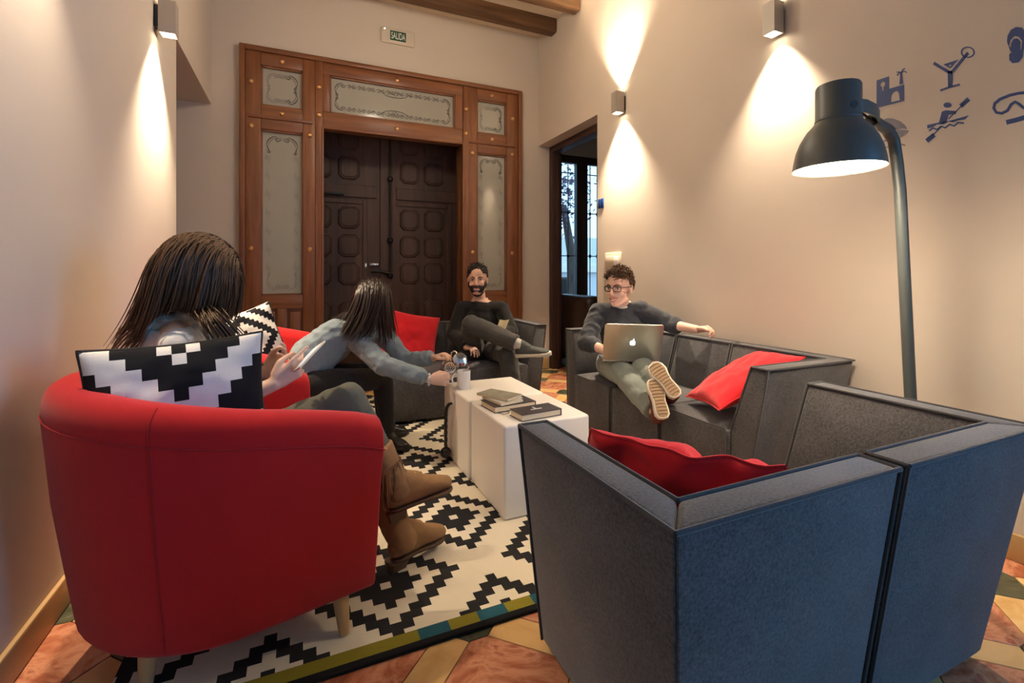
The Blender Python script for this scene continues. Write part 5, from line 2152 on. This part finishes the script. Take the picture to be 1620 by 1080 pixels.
bdir = (bdir - lx * bdir.dot(lx)).normalized()
bn = lx.cross(bdir).normalized()
mb = MB()
mb.obox((BL + BR) / 2 + bdir * .125 - up * .004, lx * W_ * .5, bdir * .122, bn * .007)
base_ = mb.build('base', M_steel, lp, 30, .004, 2)
mb = MB()
mb.obox((BL + BR) / 2 + bdir * .09 + up * .0045, lx * W_ * .43, bdir * .06, bn * .002)
mb.build('keyboard', M_black, base_, 30)
mb = MB()
ctr = lidpt(.5, .5) - nrm * .0048
mb.obox(ctr, lx * W_ * .47, ly * H_ * .45, nrm * .001)
mb.build('screen', emis('screen', (.7, .8, 1), .7), lidm, 30)

# ---------------- woman in the denim shirt pouring tea
J = dict(pelvis=V((.02, 3.0, .510)), neck=W(574, 513, 2.92), head=W(590, 474, 2.87), f=(.90, .12, -.42), u=(.42, 0, .9),
         waist=V((.07, 3.0, .62)), chest=V((.20, 3.02, .715)),
         sr=W(553, 528, 2.80), sl=W(600, 520, 3.06), er=W(607, 578, 2.70), wr=W(680, 600, 2.70), el=W(640, 571, 2.98), wl=W(686, 566, 2.90),
         hr=V((.06, 2.91, .475)), hl=V((.08, 3.10, .475)), kr=V((.46, 3.0, .455)), ar=V((.50, 3.03, .105)), tr=V((.60, 2.90, .05)),
         kl=V((.48, 3.17, .46)), al=V((.50, 3.2, .105)), tl=V((.68, 3.22, .05)))
body, F, P = person('woman in denim shirt and black trousers leaning to pour tea', J, M_skin2, 1.0, False, .005,
                    hands={'r': dict(d=W(722, 601, 2.72) - J['wr'], pn=W(722, 601, 2.90) - J['wr'], th=(0, 0, 1), curl=(.75, .8, .8, .8), thumb_out=.4),
                           'l': dict(d=W(722, 553, 2.84) - J['wl'], pn=(.1, -.3, -1), th=(.2, -1, 0), curl=(.6, .65, .7, .75), thumb_out=.4)})
M_denim = fabric('washed_denim', (.19, .235, .26), .25, 300, .15)
shirt = part('denim_shirt', top_prims(J, .017, .88, 1.0, .05, .008), M_denim, body, .006, 4, .010, 14, 7)
mb = MB()
nk = J['neck']
ringf = (V(J['f']) + V((0, 0, .2))).normalized()
ax_ = (V(P(0, -.02, -.05)) - nk).normalized()
e1 = ax_.orthogonal().normalized()
e2 = ax_.cross(e1)
mb.tube([nk + ax_ * .012 + (e1 * math.cos(a) + e2 * math.sin(a)) * .062 for a in [2 * math.pi * i / 24 for i in range(24)]], .014, 8, closed=True)
mb.build('collar', M_denim, shirt, 60)
part('trousers', trouser_prims(J, .012, .98, -.004), fabric('black_trousers', (.016, .015, .015), .2, 300, .1), body, .006, 4, .004, 12, 8)
M_bshoe = simple('black_leather', (.012, .011, .011), .4, .2, 20)
for S in 'lr':
    shoe(body, J['a' + S], J['t' + S], V((0, 0, 1)), .22, M_bshoe, M_black, .02, .92)
wcut = lambda d: not (d.y > .50 and d.z < .50) and d.z > -.62
colw = [(J['neck'], .085), (J['sr'], .082), (J['sl'], .082), (J['_chest'], .13), (J['sr'].lerp(J['neck'], .5), .085), (J['_chest'].lerp(J['neck'], .5), .12)]
long_hair(body, J['head'], F, 1.0, 1000, .34, M_hairb, 21, colw, wcut, .30, pull=V((-.75, -.05, 0)), thick=.0040, fpull=V((.1, -.05, 0)), mid=.9)
face_parts(body, P, F, 1.0, False, hair=M_hairb)
mb = MB()
wr, dirw = J['wr'], (W(722, 601, 2.72) - J['wr']).normalized()
c_ = wr - dirw * .004
e1 = dirw.orthogonal().normalized()
e2 = dirw.cross(e1)
for k_ in range(14):
    a = 2 * math.pi * k_ / 14
    ellipsoid(mb, c_ + (e1 * math.cos(a) + e2 * math.sin(a)) * .030, e1, e2, dirw, .007, .007, .007, 8, 6)
mb.build('bracelet', simple('pale_beads', (.55, .55, .56), .3, .2, 60), body, 60)

# ---------------- woman on her phone in the near armchair
hf = (rt * .82 + fw * .30 - up * .52)
hu = (rt * .52 + up * .85)
hl0, tl0 = W(613, 905, 1.726), W(680, 872, 1.856)
tl0.z = hl0.z
bd_ = (tl0 - hl0).normalized()
J = dict(pelvis=V((-.30, 1.93, .500)), neck=W(272, 508, 1.62), head=W(318, 430, 1.60), f=hf, u=hu,
         waist=V((-.40, 1.93, .62)), chest=V((-.42, 1.93, .80)),
         sr=W(280, 534, 1.50), sl=V((-.44, 2.08, .925)), er=V((-.275, 1.715, .665)), wr=W(432, 608, 1.53), el=V((-.36, 2.13, .68)), wl=W(418, 589, 1.68),
         hr=V((-.22, 1.85, .475)), hl=V((-.24, 2.02, .475)), kr=W(550, 632, 1.72), ar=W(627, 768, 1.74), tr=W(700, 742, 1.80),
         kl=V((.16, 1.95, .53)), al=hl0 + bd_ * .055 + V((0, 0, .115)), tl=hl0 + bd_ * .26 + V((0, 0, .06)))
d_r = W(480, 574, 1.58) - J['wr']
d_l = W(468, 560, 1.66) - J['wl']
body, F, P = person('long haired woman in white top looking at her phone in the near armchair', J, M_skin2, 1.0, False, .0045,
                    hands={'r': dict(d=d_r, pn=fw * .8 + up * .45, th=up * 1 + fw * .4, curl=(.10, .55, .75, .85), thumb_out=.45, s=.98),
                           'l': dict(d=d_l, pn=-fw * .6 + up * .5, th=up + fw * .1, curl=(.45, .5, .55, .6), thumb_out=.45, s=.98)})
M_wtop = fabric('white_jersey', (.72, .70, .68), .05, 300, .15)
mbt = MB()
k = J['_k']
lat = J['sl'] - J['sr']
up_t = J['_chest'].lerp((J['sl'] + J['sr']) / 2, .95)
chain(mbt, [J['pelvis'], J['_waist'], J['_chest'], up_t], [(.15, .115), (.138, .108), (.152, .114), (.146, .100)], lat, True)
for S in 'lr':
    s_in = J['s' + S] + (J['e' + S] - J['s' + S]) * .10
    capsule(mbt, up_t + (J['s' + S] - up_t) * .45 - up * .02, .060, s_in, .060)
    chain(mbt, [s_in, J['e' + S], J['e' + S].lerp(J['w' + S], .50)], [.058, .050, .043])
    e_ = J['e' + S].lerp(J['w' + S], .66)
    capsule(mbt, J['e' + S].lerp(J['w' + S], .40), .044, e_, .046, None, True)
topw = part('top', mbt, M_wtop, body, .006, 4, .003, 12, 9)
part('trousers', trouser_prims(J, .012, .90, .0), fabric('olive_grey_trousers', (.105, .105, .082), .14, 350, .1), body, .006, 4, .0045, 13, 10)
# scarf
M_scarf = fabric('grey_print_scarf', (.46, .44, .37), .4, 60, .2)
mb = MB()
nk = J['neck']
for q, (rad, z, tr_) in enumerate(((.085, .035, .026), (.098, .008, .030), (.078, .058, .022))):
    pts = []
    for i in range(28):
        a = 2 * math.pi * i / 28
        w2 = 1 + .10 * math.sin(3 * a + q)
        pts.append(nk + (rt * math.cos(a) + fw * math.sin(a)) * rad * w2 + rt * .018 + up * (z - .055 * (.5 + .5 * math.cos(a)) + .010 * math.sin(4 * a + 2 * q)))
    mb.tube(pts, [tr_ * (.85 + .25 * math.sin(5 * i + q)) for i in range(28)], 10, closed=True)
pts = [nk + rt * .09 - fw * .035 - up * .03, nk + rt * .125 - fw * .045 - up * .09, nk + rt * .145 - fw * .03 - up * .16, nk + rt * .15 - fw * .02 - up * .25]
mb.tube(pts, [.030, .034, .038, .034], 10)
part('scarf', mb, M_scarf, body, .005, 3, .004, 30, 11)
wcut1 = lambda d: not (d.y > .60 and d.z < .12) and d.z > -.66
colh = [(nk, .10), (nk - V((0, 0, .05)) - rt * .02, .12), (J['sr'], .085), (J['sl'], .085), (J['_chest'] + up * .05, .135), (J['_chest'] - rt * .02 - up * .05, .14),
        (nk.lerp(J['sr'], .5), .095)]
long_hair(body, J['head'], F, .97, 2600, .44, M_hairm, 33, colh, wcut1, .55, pull=-rt * .75 + fw * .25, R=(.080, .108, .094, -.010, .032), thick=.0025, front=.75, lvar=.25, fpull=-rt * .55 + fw * .1, mid=.50, flong=0, fshort=.48, near=.50)
face_parts(body, P, F, 1.0, False, hair=M_hairm)
# long lock falling forward over the scarf
mb = MB()
rnd = random.Random(77)
for i in range(150):
    o1 = V((rnd.gauss(0, .013), rnd.gauss(0, .013), rnd.gauss(0, .010)))
    o2 = o1 * rnd.uniform(.8, 1.6) + V((rnd.gauss(0, .006), rnd.gauss(0, .006), 0))
    e_ = rnd.uniform(.80, 1.08)
    kp = [W(326, 446, 1.64) + o1, W(324, 470, 1.60) + o1, W(326, 490, 1.53) + o1, W(338, 510, 1.48) + o2 * .9, W(352, 528, 1.49) + o2, W(338 + 30 * e_, 510 + 42 * e_, 1.50) + o2 * 1.2]
    pts = []
    for a, b_ in zip(kp[:-1], kp[1:]):
        pts += [a.lerp(b_, q / 3) for q in range(3)]
    pts.append(kp[-1])
    n_ = len(pts)
    mb.tube(pts, [.0028 * (1 - .7 * (j / n_) ** 2) for j in range(n_)], 5)
mb.build('hair_lock', M_hairm, body, 70)
# bra strap
mb = MB()
mb.tube([W(232, 516, 1.52), W(240, 508, 1.53), W(252, 502, 1.55)], .003, 6)
mb.build('strap', M_black, body, 60)
# boots
M_suede = simple('tan_suede', (.27, .145, .060), .85, .18, 18, .25, 160)
M_suede2 = simple('tan_suede_fringe', (.20, .100, .040), .85, .2, 30)
M_bsole = simple('brown_sole', (.10, .055, .03), .6, .1, 20)
for S in 'rl':
    updir = (J['k' + S] - J['a' + S]).normalized()
    if S == 'l':
        updir = V((0, 0, 1)).normalized()
    sh, PP, _ = shoe(body, J['a' + S], J['t' + S], updir if S == 'l' else (updir + V((.25, 0, .1))).normalized(), .265, M_suede, M_bsole, .03, 1.0, None, 'boot', .008, .028, 1.35, .86)
    mb = MB()
    shin = (J['k' + S] - J['a' + S]).normalized()
    capsule(mb, J['a' + S] - shin * .02, (.047, .052), J['a' + S] + shin * .09, (.050, .056))
    capsule(mb, J['a' + S] + shin * .07, (.050, .056), J['a' + S] + shin * .155, (.060, .064), None, True)
    part('shaft', mb, M_suede, sh, .006, 4, .006, 18, 12)
    if S == 'r':
        fr = MB()
        rnd = random.Random(4)
        e1 = (rt - shin * rt.dot(shin)).normalized()
        e2 = shin.cross(e1)
        for i in range(46):
            a = 2 * math.pi * i / 46
            o_ = e1 * math.cos(a) + e2 * math.sin(a)
            p0 = J['a' + S] + shin * (.072 + .012 * math.cos(a)) + o_ * .060
            ln = .085 + rnd.random() * .03
            p1 = p0 + o_ * .006 + V((rnd.gauss(0, .006), rnd.gauss(0, .006), -ln * .5))
            p2 = p1 + V((rnd.gauss(0, .007), rnd.gauss(0, .007), -ln * .5))
            fr.tube([p0, p1, p2], [.0034, .003, .0022], 5)
        fr.build('fringe', M_suede2, sh, 60)
# bracelets on the far wrist
mb = MB()
dl = (J['wl'] - J['el']).normalized()
e1 = dl.orthogonal().normalized()
e2 = dl.cross(e1)
for q in range(4):
    mb.tube([J['wl'] - dl * (.012 + .013 * q) + (e1 * math.cos(a) + e2 * math.sin(a)) * (.031 + .001 * q) for a in [2 * math.pi * i / 20 for i in range(20)]], .0055, 6, closed=True)
mb.build('bracelets', simple('brown_gold_beads', (.22, .13, .06), .35, .6, 120, metal=.3), body, 60)
# phone
ph0, ph1 = W(474, 579, 1.56), W(502, 550, 1.63)
ph = thing('phone', ph0 - V((0, 0, .01)), 'white smartphone with lit screen in the hands of the seated woman', 'phone')
ay = (ph1 - ph0).normalized()
an = (-fw * .12 - rt * .55 + up * .80)
an = (an - ay * an.dot(ay)).normalized()
axx = ay.cross(an).normalized()
pc = (ph0 + ph1) / 2
mb = MB().obox(pc, axx * .033, ay * .066, an * .0038)
bdy = mb.build('body', simple('phone_white', (.68, .64, .52), .3, .02, 5), ph, 40, .003, 2)
mb = MB().obox(pc + an * .0041, axx * .0295, ay * .050, an * .0004)
mb.build('screen', emis('phone_screen', (.30, .60, 1.0), .16), ph, 30)

# ------------------------------------------------------------------ dark leather armchair in the side room
la = thing('leather_armchair', (3.2, 4.62, 0), 'dark brown leather armchair in the side room beyond the doorway', 'armchair')
MB().box((2.86, 4.30, .12), (3.75, 5.0, .42)).build('seat', M_leather, la, 40, .05, 3)
MB().box((2.83, 4.22, .08), (3.78, 4.40, .68)).build('armrest', M_leather, la, 40, .06, 4)
MB().box((2.83, 4.95, .08), (3.78, 5.12, .68)).build('armrest', M_leather, la, 40, .06, 4)
MB().box((2.81, 4.30, .10), (3.02, 5.05, .86)).build('backrest', M_leather, la, 40, .08, 4)
for x in (2.88, 3.70):
    for y in (4.28, 5.06):
        MB().lathe([(0, 0), (.02, 0), (.026, .09), (0, .09)], (x, y, 0), (0, 0, 1), 10).build('leg', M_black, la, 40)
